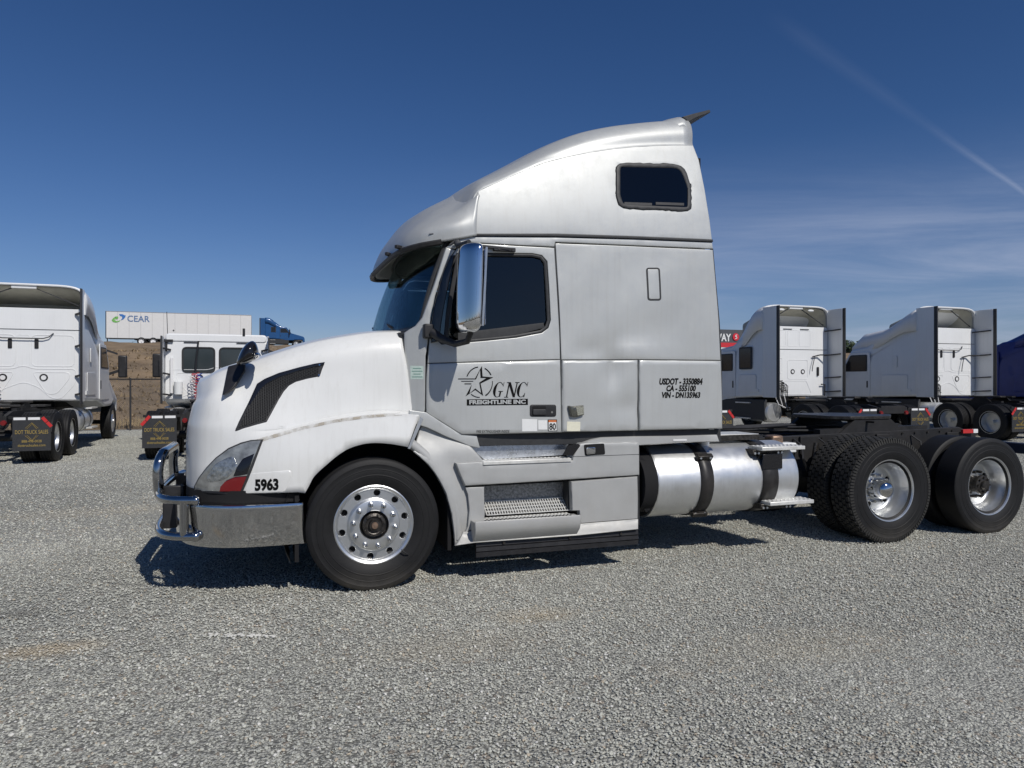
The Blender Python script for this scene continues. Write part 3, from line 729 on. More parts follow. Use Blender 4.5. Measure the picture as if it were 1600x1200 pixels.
# air intake
vent = H('air_intake', rounded(c7([(838, 130), (800, 243), (700, 262), (610, 287), (560, 315), (520, 360), (480, 425), (385, 600), (300, 622), (133, 672), (160, 600), (230, 460), (310, 300), (370, 262), (480, 215), (640, 170), (760, 142)]), 1.5), M_BLACK, off=.004, depth=.02, res=8, edge=1.5, eo=.006)
H('intake_recess', c7([(800, 160), (780, 230), (690, 250), (600, 276), (545, 308), (505, 352), (470, 415), (375, 585), (300, 605), (165, 645), (185, 600), (250, 470), (325, 325), (385, 285), (480, 245), (640, 195), (740, 170)]), M_DARK, vent, off=.0055, depth=.003, res=8)
def vent_mesh():
    poly = c7([(800, 160), (780, 230), (690, 250), (600, 276), (545, 308), (505, 352), (470, 415), (375, 585), (300, 605), (165, 645), (185, 600), (250, 470), (325, 325), (385, 285), (480, 245), (640, 195), (740, 170)])
    b = MB(); 
    for dx, dy in ((1, -.55), (1, .75), (.02, 1)):
        L_ = math.hypot(dx, dy); dx, dy = dx / L_, dy / L_; nx, ny = -dy, dx
        for k in range(-60, 60):
            o_ = k * 3.6; run = None; path = []
            for s in range(-90, 91):
                x = 430 + nx * o_ + dx * s * 1.5; y = 620 + ny * o_ + dy * s * 1.5
                if pip(x, y, poly): path.append((x, y))
                elif path:
                    if len(path) > 1:
                        pts = [hs(*q) for q in path[::2] + [path[-1]]]
                        b.tube([p + n * .007 for p, n in pts], .0017, 4, False)
                    path = []
    return stuff(b.obj('mesh_grille', M_SEAL, vent))
vent_mesh()
H('intake_upper_lip', c7([(310, 300), (370, 262), (480, 215), (640, 170), (760, 142), (838, 130), (832, 150), (760, 165), (640, 197), (480, 250), (385, 300), (335, 345), (250, 470), (240, 455)]), M_GLOSSBLK, vent, off=.012, depth=.01, res=8)
for q in ((797, 152), (793, 232)):
    P, n = hs(*c7([q])[0]); MB().cyl(P + n * .003, P + n * .013, .006, 10).obj('screw', M_CHROME, vent)
# dirt line settled along the fender shelf is a thin film of dust
film = bpy.data.materials.new('dust_film')
film.use_nodes = True
def _film():
    nt = film.node_tree; N = nt.nodes; L = nt.links; b = N['Principled BSDF']; b.inputs['Base Color'].default_value = (.42, .37, .29, 1); b.inputs['Roughness'].default_value = .95
    n = N.new('ShaderNodeTexNoise'); n.inputs['Scale'].default_value = 14; n.inputs['Detail'].default_value = 8
    tc = N.new('ShaderNodeTexCoord'); L.new(tc.outputs['Object'], n.inputs['Vector'])
    r = N.new('ShaderNodeMapRange'); L.new(n.outputs['Fac'], r.inputs[0]); r.inputs[1].default_value = .38; r.inputs[2].default_value = .72; r.inputs[3].default_value = .1; r.inputs[4].default_value = .75
    L.new(r.outputs[0], b.inputs['Alpha'])
_film()
MATS['film'] = film
H('dust', [(388, 690), (415, 682.5), (470, 667), (525, 655), (572, 649), (625, 645), (628, 649), (572, 653.5), (525, 660), (471, 672), (416, 688), (395, 695)], film, off=.004, depth=0, res=5, edge=0)
# hood mirrors
def hood_mirror():
    r = empty('hood_mirror', T)
    foot = [hs(348, 618)[0], hs(357, 576)[0], hs(384, 569)[0], hs(383, 582)[0], hs(366, 610)[0]]
    b = MB(); out = [p + V((0, -.006, 0)) for p in foot]
    inn = [p + V((0, -.075, .02 if i else 0)) for i, p in enumerate(foot)]
    n = 5
    b.add(out + inn, [tuple(range(n)), tuple(range(n, 2 * n))[::-1]] + [(i, (i + 1) % n, n + (i + 1) % n, n + i) for i in range(n)])
    b.obj('mirror_arm', M_BLACK, r, bevel=.012)
    # housing: rounded bowl, glass to the rear
    pts = [(365, 573), (371, 556), (377, 543), (386, 533), (396, 529), (402, 538), (404.5, 551), (404, 560), (392, 564), (382, 570)]
    b = MB(); y0 = -1.17; rows = []
    for t, k in ((0, .35), (.15, .8), (.35, 1), (.7, 1), (.9, .85), (1, .5)):
        cx = sum(p[0] for p in pts) / len(pts); cy = sum(p[1] for p in pts) / len(pts)
        rows.append([U(cx + (p[0] - cx) * k, cy + (p[1] - cy) * k, y0) + V((0, .27 * t, 0)) for p in pts])
    vs = [p for r_ in rows for p in r_]; m_ = len(pts)
    fs = [(i * m_ + k, i * m_ + (k + 1) % m_, (i + 1) * m_ + (k + 1) % m_, (i + 1) * m_ + k) for i in range(len(rows) - 1) for k in range(m_)] + [tuple(range(m_))[::-1], tuple((len(rows) - 1) * m_ + k for k in range(m_))]
    o = b.add(vs, fs).obj('mirror_housing', M_GLOSSBLK, r, angle=70); s = o.modifiers.new('sub', 'SUBSURF'); s.levels = 1; s.render_levels = 2
    g = U(404, 549, y0); MB().sphere(U(400, 556, -1.10), .022, 12, 8, (1.2, 4.2, 1.2)).obj('mirror_glass', M_CHROME, r)
    for o in [x for x in bpy.data.objects if x.parent == r]: mirrored(o)
    return r
hood_mirror()
# grille at the nose (faces away from the lens, still there)
g_ = MB()
for z in np.arange(.86, 1.14, .045): g_.box((-1.405, 0, z), (.03, .9, .018))
g_.obj('grille', M_CHROME, T)
MB().box((-1.396, 0, .99), (.02, .96, .34)).obj('grille_frame', M_BLACK, T, bevel=.01)
# ------------------------------------------------ bumper, guard
bp = [(-.515, -1.19), (-.75, -1.203), (-1.0, -1.185), (-1.18, -1.12), (-1.33, -.99), (-1.43, -.78), (-1.485, -.45), (-1.50, 0)]
ctrl = []
for i, (x, y) in enumerate(bp):
    s_ = .04 if i else -.0
    
    ctrl.append([(x + s_ * 0.6 - (.035 if i == 0 else 0) * -1, y + .05, .385), (x + .01 * (i > 2) + (.022 if i == 0 else 0), y + .034, .40), (x, y + .016, .50), (x - (.008 if i == 0 else 0), y + .002, .61), (x - (.012 if i == 0 else 0), y - .008, .69), (x - (.012 if i == 0 else 0), y + .02, .708), (x - (.012 if i == 0 else 0), y + .12, .712)])
surf('bumper', ctrl, M_CHROME, T, su=5, sv=3, thick=.006, angle=30)
MB().prism([(-.55, -1.12), (-1.0, -1.12), (-1.28, -.95), (-1.38, -.7), (-1.42, 0), (-1.38, .7), (-1.28, .95), (-1.0, 1.12), (-.55, 1.12)], .66, .80, 'z').obj('bumper_gap_filler', M_DARK, T)
MB().prism([(-.60, -1.10), (-1.0, -1.10), (-1.28, -.93), (-1.36, -.7), (-1.40, 0), (-1.36, .7), (-1.28, .93), (-1.0, 1.10), (-.60, 1.10)], .39, .655, 'z').obj('bumper_core', M_DARK, T)
H('headlight_sill', c1([(190, 728), (404, 745), (404, 752), (360, 760), (230, 755), (195, 742)]), M_BLACK, off=.012, depth=.05, res=10)
M_GUARD = mat('guard_tube', (.42, .42, .42), .10, 1, var=.1, vscale=8, rvar=.05)
def guard():
    r = empty('bull_bar', T)
    def arc(pts, n=6):
        P = [V(p) for p in pts]; out = []
        for i in range(len(P) - 1):
            for k in range(n): out.append(catmull(P, i + k / n))
        return out + [P[-1]]
    for z, rr, nm in ((.735, .031, 'upper_bar'), (.47, .031, 'lower_bar')):
        p = arc([(-1.29, -1.045, z), (-1.42, -.99, z), (-1.53, -.85, z), (-1.59, -.55, z), (-1.61, 0, z), (-1.59, .55, z), (-1.53, .85, z), (-1.42, .99, z), (-1.29, 1.045, z)])
        MB().tube(p, rr, 14).obj(nm, M_GUARD, r)
        for s_ in (-1, 1): MB().sphere((-1.28, s_ * 1.045, z), .038).obj('end_ball', M_GUARD, r)
    for s_ in (-1, 1):
        MB().cyl((-1.36, s_ * 1.02, .47), (-1.36, s_ * 1.02, .735), .032, 14).obj('upright', M_GUARD, r)
        MB().box((-1.50, s_ * .42, .60), (.16, .05, .34)).obj('mounting_bracket', M_BLACK, r, bevel=.008)
    p = arc([(-1.60, -.47, .72), (-1.61, -.47, .88), (-1.60, -.45, .97), (-1.59, -.38, 1.015), (-1.585, -.28, 1.03), (-1.585, .28, 1.03), (-1.59, .38, 1.015), (-1.60, .45, .97), (-1.61, .47, .88), (-1.60, .47, .72)])
    MB().tube(p, .040, 16).obj('centre_hoop', M_GUARD, r)
    MB().box((-1.49, -.30, .62), (.09, .12, .10)).obj('tow_hook', M_WHTAPE, r, bevel=.01)
guard()
# ------------------------------------------------ cab: cowl, pillar, doors, sleeper
both(PX('cowl_panel', [(697, 386), (711, 391), (702, 404), (695, 418), (680, 462), (674, 492), (670, 528), (665, 556), (664, 640), (662, 651), (655, 646), (641, 642), (632, 640), (632, 520), (641, 514), (650, 509), (660, 496), (680, 440)], M_SILVER, off=0, depth=.04, res=8, edge=1.4, eo=.006))
both(PX('hood_gap_trim', [(624, 519), (636, 519), (639, 640), (622, 642)], M_SEAL, s=lambda x, y: (cab(x, y)[0] + V((0, .03, 0)), NY), off=0, depth=.03))
both(PX('roof_rail', [(697, 387), (706, 379), (718, 373), (736, 369.2), (868, 370.3), (990, 373.5), (1113, 378.5), (1114, 388.6), (990, 383.5), (868, 378.2), (866.5, 385.6), (800, 382.6), (745, 379.3), (730, 378.6), (718, 382), (711, 389)], M_SILVER, off=.003, depth=.03, res=10, edge=1.2, eo=.006))
both(PX('drip_rail', [(700, 383), (712, 373), (735, 365.6), (868, 365.7), (990, 369.5), (1112.5, 374.6), (1113, 378.2), (990, 373.2), (868, 369.9), (736, 369), (716, 374.5), (704, 383.5)], M_SEAL, off=.016, depth=.04, res=10, edge=.5))
hole = [(714, 395), (760, 394.6), (832, 395.5), (847, 398.5), (855.5, 408), (858.5, 450), (861, 500), (857.5, 512.5), (847, 520.5), (807, 528), (760, 532.8), (715, 536.5), (690, 538.5), (681, 530), (680, 508), (688, 462), (703, 412)]
door = both(PX('door', [(712.5, 391), (719, 383.5), (731, 380), (745, 380.6), (800, 384), (866, 387.4), (870, 450), (874, 520), (875.2, 561), (780, 563.6), (668.5, 567.2), (671.5, 530), (675.5, 493), (681.5, 463), (696, 419), (703.5, 405)], M_SILVER, holes=[hole], off=0, depth=.035, res=12, edge=1.0))
def dsub(o): o.parent = door; return o
SEAT_ = [(x, y) for x, y in inset(hole, 5.2)]
dsub(both(PX('window_seal', hole, M_SEAL, holes=[SEAT_], off=-.006, depth=.02, res=12, edge=1.6, eo=.006)))
both(PX('door_glass', [(716, 401), (832, 402.5), (845, 406), (849.5, 414), (853.5, 500), (850, 508), (843, 513.5), (805, 520.5), (760, 526), (712, 531), (697, 520), (700, 470), (706, 430)], G_SIDE, door, off=-.012, depth=.004, edge=0, res=20))
both(PX('quarter_glass', [(703, 415), (716, 401), (713, 440), (706, 480), (701, 531), (690, 532), (686, 515), (692, 462)], G_SIDE2, door, off=-.012, depth=.004, edge=0, res=20))
both(PX('window_divider', [(713, 402), (719, 401), (711, 450), (703, 495), (700, 531), (693.5, 531), (697, 490), (706, 440)], M_BLACK, door, off=-.005, depth=.02, res=12, edge=.8))
both(PX('inner_sill', [(716, 520), (850, 504), (852, 512), (805, 524), (716, 534)], M_SEAL, door, off=-.009, depth=.02, edge=.5))
lower_door = both(PX('lower_door_panel', [(668, 568.3), (780, 564.8), (875.3, 562.2), (876.4, 620), (877, 675.8), (741, 678.6), (721, 679), (712, 674), (665.8, 644.3), (666, 600)], M_SILVER, off=.012, depth=.04, res=12, edge=2.0, eo=.012))
both(PX('sleeper_side', [(868.5, 380.2), (990, 385), (1113.5, 390.6), (1118, 440), (1122.5, 500), (1126, 562.5), (990, 561.2), (877.4, 561.8), (875.5, 500), (871.5, 430)], M_SILVER, s=dents, off=0, depth=.03, res=9, edge=1.0))
both(PX('luggage_door', [(877.5, 563), (996, 562.4), (996.6, 672.6), (877.8, 675.2)], M_SILVER, s=dents, off=.012, depth=.04, res=8, edge=2.0, eo=.012))
both(PX('rear_lower_panel', [(998, 562.4), (1126.2, 563.8), (1128, 620), (1128.4, 669.6), (998.6, 672.4)], M_SILVER, off=.012, depth=.04, res=12, edge=2.0, eo=.012))
both(PX('gap_shadow_strip', [(866.5, 380), (871, 380), (879.5, 562), (880, 675), (874, 675), (873.5, 562)], M_SEAL, off=-.012, depth=.02, edge=0))  # dark strip behind the door gap, its colour stands in for shade
both(PX('seam_trim', [(668, 561), (1126, 558), (1127, 568), (668, 572)], M_SEAL, off=-.034, depth=.02, edge=0))
# little flush hatch on the sleeper
hk = rounded([(1010, 419), (1030, 419), (1032, 469), (1012, 469)], 4)
hp = PX('vent_hatch_seal', inset(hk, -.8), M_SEAL, s=dents, off=.002, depth=.01, edge=0)
both(PX('vent_hatch', inset(hk, 1.6), M_SILVER, hp, s=dents, off=.004, depth=.01, edge=.8, eo=.003))
# door handle
dh = both(PX('door_handle', rounded([(827, 632), (868, 632), (868, 651), (827, 651)], 4), M_BLACK, lower_door, off=.018, depth=.02, res=6, edge=1))
both(PX('handle_recess', rounded([(830.5, 634.5), (852, 634.5), (852, 648.5), (830.5, 648.5)], 2), M_DARK, lower_door, off=.0195, depth=.01, edge=0))
both(PX('handle_grip', rounded([(831, 639.5), (851.5, 639.5), (851.5, 648), (831, 648)], 2), M_SEAL, lower_door, off=.032, depth=.014, edge=.8))
P, n = cab(861, 644); MB().cyl(P + NY * .015, P + NY * .021, .009, 14).obj('keyhole', M_CHROME, lower_door)
# grab lamp on the sleeper and stickers
both(PX('side_lamp', rounded([(885.5, 633.5), (892, 634.5), (909, 632.5), (910, 648), (899, 651.5), (889, 651)], 1.5), M_SMOKELENS, s=dents, off=.045, depth=.06, res=6, edge=2, eo=.012))
both(PX('side_lamp_lens', rounded([(896.5, 636), (908, 634.5), (908.3, 646.5), (899, 649)], 1), mat('grey_lens', (.30, .30, .25), .3, .2, var=.5, vscale=90), s=dents, off=.047, depth=.01, edge=0))
PX('white_label', [(815, 654.5), (838.5, 655), (838.5, 673.5), (815, 673.8)], M_STICK, s=cab, off=.0135, depth=.001, edge=0)
PX('small_label', [(840, 656.5), (854, 656.5), (854.3, 671), (840.3, 671)], M_STICK, s=cab, off=.0135, depth=.001, edge=0)
s80 = PX('permit_sticker', [(855, 655.3), (869.4, 655.3), (869.8, 673.6), (855.3, 673.8)], M_INK, s=cab, off=.0135, depth=.001, edge=0)
PX('sticker_face', [(856.2, 659.6), (868.4, 659.6), (868.8, 672.4), (856.5, 672.6)], M_STICK, s80, off=.0142, depth=.0005, edge=0)
PX('sticker_header', [(856.2, 656.2), (868.4, 656.2), (868.4, 659.6), (856.2, 659.6)], M_ORANGE, s80, off=.0142, depth=.0005, edge=0)
text_on('sticker_number', '80', (857.2, 661.0, 867.6, 671.8), cab, M_INK, s80, off=.0152, bold=.03)
PX('cream_label', [(885, 658.5), (905.5, 659), (905.3, 673.3), (884.6, 673.5)], mat('cream_sticker', (.70, .68, .55), .5, var=.06, vscale=60), s=dents, off=.0135, depth=.001, edge=0)
PX('green_label', [(641, 571.5), (661.5, 571.8), (661.8, 592.5), (641.5, 592.5)], M_STICKG, off=.001, depth=.001, edge=0)
for i, (a, b) in enumerate(((645, 658), (643.5, 660), (646, 657), (643.5, 660))):
    PX('label_line', [(a, 575 + i * 4.4), (b, 575 + i * 4.4), (b, 576.4 + i * 4.4), (a, 576.4 + i * 4.4)], mat('label_print_%d' % i, (.16, .28, .24), .5), off=.0016, depth=0, edge=0)
# carrier lettering
low = lambda px, py: (cab(px, py)[0], NY)
PX('name_band', [(728.7, 623.9), (824, 622.9), (824, 632.6), (728.7, 633.6)], M_INK, off=.0135, depth=.0008, edge=0)
text_on('name_text', 'FREIGHTLINE INC', (732.5, 625.0, 820.5, 631.8), low, M_SILVER, T, slope=-.01, off=.0146, bold=.045)
text_on('warning_text', 'FIRE EXTINGUISHER INSIDE', (743.5, 671.9, 795.5, 676.2), low, M_INK, T, slope=-.008, off=.0142, shear=.25, bold=.0)
for s_, bb in (('USDOT - 3350884', (1029, 590.8, 1096.5, 601.3)), ('CA - 555100', (1040, 601.8, 1086, 611.6)), ('VIN - DN135963', (1033, 612.2, 1093, 622.2))):
    text_on('registration_text', s_, bb, low, M_INK, T, off=.0142, shear=.2, bold=.045)
def strokes(polys, name, m=M_INK, off=.0142):
    b = MB()
    for p in polys:
        pts = [(x, y) for x, y in p]; tri = tessellate_polygon([[V((x, y, 0)) for x, y in pts]])
        b.add([low(x, y)[0] + NY * off for x, y in pts], [tuple(t) for t in tri])
    return newobj(name, b.v, b.f, m, T, smooth=False)
c8 = lambda L: [(x / 7.273 + 700, y / 7.273 + 560) for x, y in L]
def arcpoly(cx, cy, rx, ry, a0, a1, w0, w1=None, n=14, shear=0.):
    o1 = []; o2 = []
    for k in range(n + 1):
        t = k / n; a = R(a0 + (a1 - a0) * t); ww = w0 + ((w1 if w1 is not None else w0) - w0) * t
        for L_, s_ in ((o1, .5), (o2, -.5)):
            y = -math.sin(a) * (ry + s_ * ww); L_.append((cx + math.cos(a) * (rx + s_ * ww) - shear * y, cy + y))
    return o1 + o2[::-1]
logo = [c8([(380, 85), (388, 205), (510, 215), (365, 285), (395, 425), (305, 358), (195, 430), (262, 300), (265, 298), (240, 398), (305, 340), (372, 395), (350, 275), (430, 222), (365, 222), (360, 130), (315, 235), (298, 235)]),
        c8([(110, 228), (318, 228), (310, 238), (112, 238)]), c8([(145, 256), (285, 256), (280, 264), (147, 264)]), c8([(182, 284), (262, 284), (258, 294), (184, 294)]),
        c8(arcpoly(350, 270, 150, 172, 95, 158, 12)), c8(arcpoly(350, 270, 150, 172, 28, 66, 12)), c8(arcpoly(350, 270, 150, 172, -62, 5, 16, 6)), c8(arcpoly(350, 270, 150, 172, -128, -88, 10))]
strokes(logo, 'star_emblem')
def serif(cx, kind):
    P_ = []
    if kind in 'GC':
        n = 30; o1 = []; o2 = []
        for k in range(n + 1):
            a = R(38 + (318 - 38) * k / n); wid = 9 + 23 * max(0, -math.cos(a)) ** .9
            for L_, s_ in ((o1, .35), (o2, -.65)):
                x = math.cos(a) * (48 + s_ * wid); y = -math.sin(a) * (84 + s_ * 6); L_.append((cx + x - .22 * y, 355 + y))
        P_.append(c8(o1 + o2[::-1]))
        P_.append(c8([(cx + 62, 270), (cx + 68, 270), (cx + 56, 318), (cx + 50, 318)]))
        if kind == 'G':
            P_.append(c8([(cx + 16, 372), (cx + 34, 372), (cx + 18, 436), (cx + 2, 432)])); P_.append(c8([(cx, 370), (cx + 52, 370), (cx + 50, 378), (cx - 2, 378)]))
        else: P_.append(c8([(cx + 26, 392), (cx + 32, 392), (cx + 22, 438), (cx + 8, 440)]))
    else:
        P_.append(c8([(cx - 32, 272), (cx - 19, 272), (cx - 52, 440), (cx - 66, 440)])); P_.append(c8([(cx - 40, 272), (cx - 8, 272), (cx + 38, 440), (cx + 12, 440)]))
        P_.append(c8([(cx + 58, 272), (cx + 70, 272), (cx + 34, 440), (cx + 20, 440)]))
        for x, y, l in ((-52, 270, 40), (40, 270, 50), (-84, 436, 46)): P_.append(c8([(cx + x, y), (cx + x + l, y), (cx + x + l - 2, y + 8), (cx + x - 2, y + 8)]))
    return P_
strokes(serif(568, 'G') + serif(718, 'N') + serif(838, 'C'), 'name_initials')
# ------------------------------------------------ door mirror (chrome) on both sides
def door_mirror():
    r = empty('door_mirror', T)
    sec = [(.735, -1.705), (.70, -1.725), (.65, -1.71), (.60, -1.66), (.575, -1.58), (.572, -1.50), (.59, -1.44), (.63, -1.415), (.70, -1.42), (.735, -1.435)]
    zs = [(1.975, .0, .35), (1.985, 0, .7), (2.01, 0, .93), (2.05, 0, 1), (2.3, 0, 1), (2.57, 0, 1), (2.61, 0, .95), (2.635, 0, .78), (2.642, 0, .5)]
    vs = []; m_ = len(sec); cx, cy = .665, -1.57
    for z, _, k in zs: vs += [V((cx + (x - cx) * k + (z - 2.3) * .03, cy + (y - cy) * k, z)) for x, y in sec]
    fs = [(i * m_ + k, i * m_ + (k + 1) % m_, (i + 1) * m_ + (k + 1) % m_, (i + 1) * m_ + k) for i in range(len(zs) - 1) for k in range(m_)] + [tuple(range(m_))[::-1], tuple((len(zs) - 1) * m_ + k for k in range(m_))]
    hmat = mat('mirror_chrome', (.70, .70, .70), .05, 1, bump=.03, bscale=3)
    o = MB().add(vs, fs).obj('mirror_housing', hmat, r, angle=60); s = o.modifiers.new('sub', 'SUBSURF'); s.levels = 1; s.render_levels = 2
    MB().box((.745, -1.565, 2.31), (.012, .25, .56)).obj('mirror_glass', M_CHROME, r, bevel=.02)
    MB().tube([(.72, -1.71, 2.02), (.735, -1.715, 2.3), (.75, -1.71, 2.6)], .009, 8).obj('mirror_rim', M_ALU, r)
    a = cab(717, 381)[0]; b_ = cab(795, 386)[0]
    MB().tube([a + V((-.02, -.03, 0)), (.62, -1.38, 2.66), (.66, -1.55, 2.66)], [.03, .022, .02], 10).obj('upper_arm', M_BLACK, r)
    MB().bar(cab(735, 384)[0] + V((0, -.03, 0)), cab(795, 390)[0] + V((0, -.025, 0)), .03, .018).obj('upper_stay', M_BLACK, r)
    c = cab(787, 390.5)[0]; MB().box(c + V((0, -.018, 0)), (.19, .03, .034)).obj('hinge_block', M_BLACK, r, bevel=.006)
    for dx in (-.05, .06): MB().cyl(c + V((dx, -.03, 0)), c + V((dx, -.038, 0)), .008, 8).obj('bolt', M_GREASE, r)
    b0 = cab(667, 518)[0]
    MB().box(b0 + V((0, -.035, 0)), (.075, .07, .115)).obj('arm_base', M_BLACK, r, bevel=.012)
    MB().tube([b0 + V((.03, -.06, -.01)), b0 + V((.09, -.12, -.06)), (.60, -1.36, 1.90), (.66, -1.50, 1.915), (.675, -1.56, 1.99)], [.036, .034, .026, .024, .024], 10).obj('lower_arm', M_BLACK, r)
    for o in [x for x in bpy.data.objects if x.parent == r]: mirrored(o)
door_mirror()
both(PX('mirror_bracket_cover', [(703, 400), (710, 399), (700, 445), (692, 485), (688, 510), (686, 533), (673, 536), (673, 505), (680, 468), (692, 425)], M_GLOSSBLK, off=.03, depth=.05, res=10, edge=1.5, eo=.01))
# ------------------------------------------------ windscreen and visor cap
wsb = [(.15, 0, 2.0), (.165, -.4, 2.0), (.20, -.7, 2.0), (.27, -.93, 2.005), (.375, -1.065, 2.02)]
wst = [(.43, 0, 2.82), (.44, -.4, 2.81), (.465, -.7, 2.795), (.515, -.93, 2.77), (.595, -1.07, 2.74)]
wsm = [tuple((V(a) + V(b)) / 2 + V((-.02, 0, 0))) for a, b in zip(wsb, wst)]
surf('windscreen', [wsb, wsm, wst], G_WIND, T, su=6, sv=4, thick=.005)
seal = MB(); path = [catmull([V(p) for p in wsb], k / 4) for k in range(17)] + [catmull([V(wsb[-1]), V(wsm[-1]), V(wst[-1])], k / 4) for k in range(1, 9)] + [catmull([V(p) for p in wst[::-1]], k / 4) for k in range(1, 17)]
seal.tube(path, .018, 8, False); seal.tube([V((p.x, -p.y, p.z)) for p in path], .018, 8, False); seal.obj('windscreen_seal', M_SEAL, T)
surf('cowl_tray', [[(.10, 0, 2.055), (.12, -.5, 2.045), (.20, -.9, 2.01), (.27, -1.04, 1.99)], [(.20, 0, 2.0), (.24, -.5, 1.99), (.30, -.9, 1.98), (.38, -1.05, 1.99)]], M_SEAL, T, thick=.01)
for y0 in (-.75, .1):
    MB().tube([(.17 + .1 * abs(y0), y0, 2.03), (.20, y0 + .1, 2.08), (.235, y0 + .55, 2.16)], .011, 6).obj('wiper', M_BLACK, T)
mb = [[(.155, 0, 2.62), (.205, -.5, 2.665), (.245, -.77, 2.685), (.29, -.92, 2.695), (.385, -1.035, 2.712), (.50, -1.10, 2.73), (.66, -1.155, 2.757), (.825, -1.175, 2.795)],
      [(.175, 0, 2.73), (.225, -.5, 2.765), (.265, -.77, 2.78), (.31, -.92, 2.785), (.40, -1.045, 2.81), (.52, -1.112, 2.84), (.66, -1.16, 2.865), (.825, -1.178, 2.895)],
      [(.265, 0, 2.90), (.30, -.5, 2.90), (.34, -.76, 2.89), (.385, -.90, 2.89), (.47, -1.01, 2.90), (.58, -1.08, 2.925), (.70, -1.13, 2.96), (.835, -1.165, 3.01)],
      [(.49, 0, 3.16), (.50, -.5, 3.11), (.53, -.74, 3.06), (.565, -.88, 3.03), (.63, -.98, 3.02), (.70, -1.05, 3.035), (.77, -1.11, 3.07), (.845, -1.15, 3.12)],
      [(.90, 0, 3.38), (.82, -.5, 3.30), (.78, -.73, 3.22), (.77, -.86, 3.165), (.78, -.95, 3.135), (.80, -1.02, 3.13), (.83, -1.08, 3.145), (.86, -1.12, 3.165)]]
surf('roof_cap', mb, M_SILVER, T, su=6, sv=5, thick=.02, angle=60)
# chipped edge and marker lamps along the visor lip
lip = [V(p) for p in mb[0]]; b = MB()
b.tube([catmull(lip, k / 3) + V((-.004, -.004, -.004)) for k in range(0, 17)], .024, 6); b.tube([V((1, 0, 0)) * 0 + V((catmull(lip, k / 3).x, -catmull(lip, k / 3).y, catmull(lip, k / 3).z)) for k in range(0, 17)], .024, 6)
b.obj('visor_lip', M_WEAR, T)
for k in (1.2, 2.4):
    p = catmull(lip, k); p2 = catmull([V(q) for q in mb[1]], k); q = p.lerp(p2, .35)
    o = MB().box((0, 0, 0), (.035, .1, .03)).obj('marker_lamp', M_WEAR if k > 3 else M_BLACK, T, bevel=.006); o.location = q + V((-.012, -.012, 0)); o.rotation_euler = (0, 0, -R(20 + 12 * k)); 
surf('visor_lining', [[(p[0] + .03, p[1] * .95, p[2] + .015) for p in mb[0]], [(.43, 0, 2.85), (.44, -.4, 2.84), (.46, -.68, 2.82), (.49, -.84, 2.80), (.53, -.97, 2.785), (.58, -1.02, 2.775), (.66, -1.06, 2.775), (.76, -1.08, 2.79)]], M_BEIGE, T, thick=.01)
# ------------------------------------------------ roof fairing
win = rounded([(962, 254), (1067, 256), (1080.5, 291), (1080, 331), (968, 326), (962, 305)], [12, 16, 6, 10, 12, 3], 4)
crease_px = [(747.5, 298.5), (775, 286), (800, 275), (825, 264.5), (850, 254.5), (885, 245.5), (922, 238), (960, 232.5), (995, 229), (1040, 227), (1083, 227)]
side_panel = PX('roof_fairing_side', crease_px + [(1092, 250), (1101, 295), (1109, 345), (1112.5, 374.2), (990, 369), (868, 365.3), (738.5, 365.8), (740, 345), (743.5, 320)], M_SILVER, holes=[inset(win, 2)], off=0, depth=.02, res=14, edge=1.0)
both(side_panel)
def ragged(poly, a):
    out = []
    for i, p in enumerate(subdiv(poly, 5)):
        random.seed(i * 13 + 1); out.append((p[0] + random.uniform(-a, a), p[1] + random.uniform(-a, a)))
    return out
ws_ = both(PX('sleeper_window', ragged(win, .9), M_SEAL, holes=[inset(win, 7)], off=.012, depth=.03, res=7, edge=1.4, eo=.008))
both(PX('pane', inset(win, 5.5), G_SIDE, ws_, off=.004, depth=.004, edge=0))
for a, b_ in ((975, 1018), (1024, 1068)):
    both(PX('window_rail', [(a, 316), (b_, 317.5), (b_, 321.5), (a, 320)], M_SEAL, ws_, off=.008, depth=.01, edge=0))
MB().box((2.45, 0, 3.25), (1.2, 2.0, .9)).obj('sleeper_lining', M_DARK, T)
cre = [cab(*p)[0] for p in crease_px]
sil = [(705, 307.5), (745, 283), (772, 269), (800, 255), (825, 241), (850, 228.5), (885, 213), (922, 202.5), (960, 196.2), (1000, 191.5), (1045, 187.5), (1060, 187)]
silp = [U(x, y, -.86) for x, y in sil]
def zsil(x):
    for a, b_ in zip(silp, silp[1:]):
        if a.x <= x <= b_.x: return a.z + (b_.z - a.z) * (x - a.x) / (b_.x - a.x)
    return silp[0].z if x < silp[0].x else silp[-1].z + (x - silp[-1].x) * .03
rows = []
first = cre[0]
rows.append([(.80, -1.12, 3.09), (.78, -1.09, 3.07), (.75, -1.04, 3.06), (.70, -.93, 3.04), (.66, -.72, 3.10), (.68, -.35, 3.22), (.72, 0, 3.27)])
for c in cre:
    zt = zsil(c.x + (0)); dz = zt - c.z; xr = .03 * ss(2.4, 2.9, c.x)
    rows.append([(c.x, c.y + .002, c.z), (c.x + xr * .05, c.y + .014 + .2 * max(0, -1.11 - c.y), c.z + min(.03, dz * .2)), (c.x + xr * .2, c.y * .6 - .395, c.z + dz * .45), (c.x + xr * .5, -.965, c.z + dz * .80), (c.x + xr * .7, -.86, zt - .004), (c.x + xr * .9, -.5, zt + .05), (c.x + xr, 0, zt + .07)])
surf('roof_fairing_top', rows, M_SILVER, T, su=3, sv=5, thick=.02, angle=45)
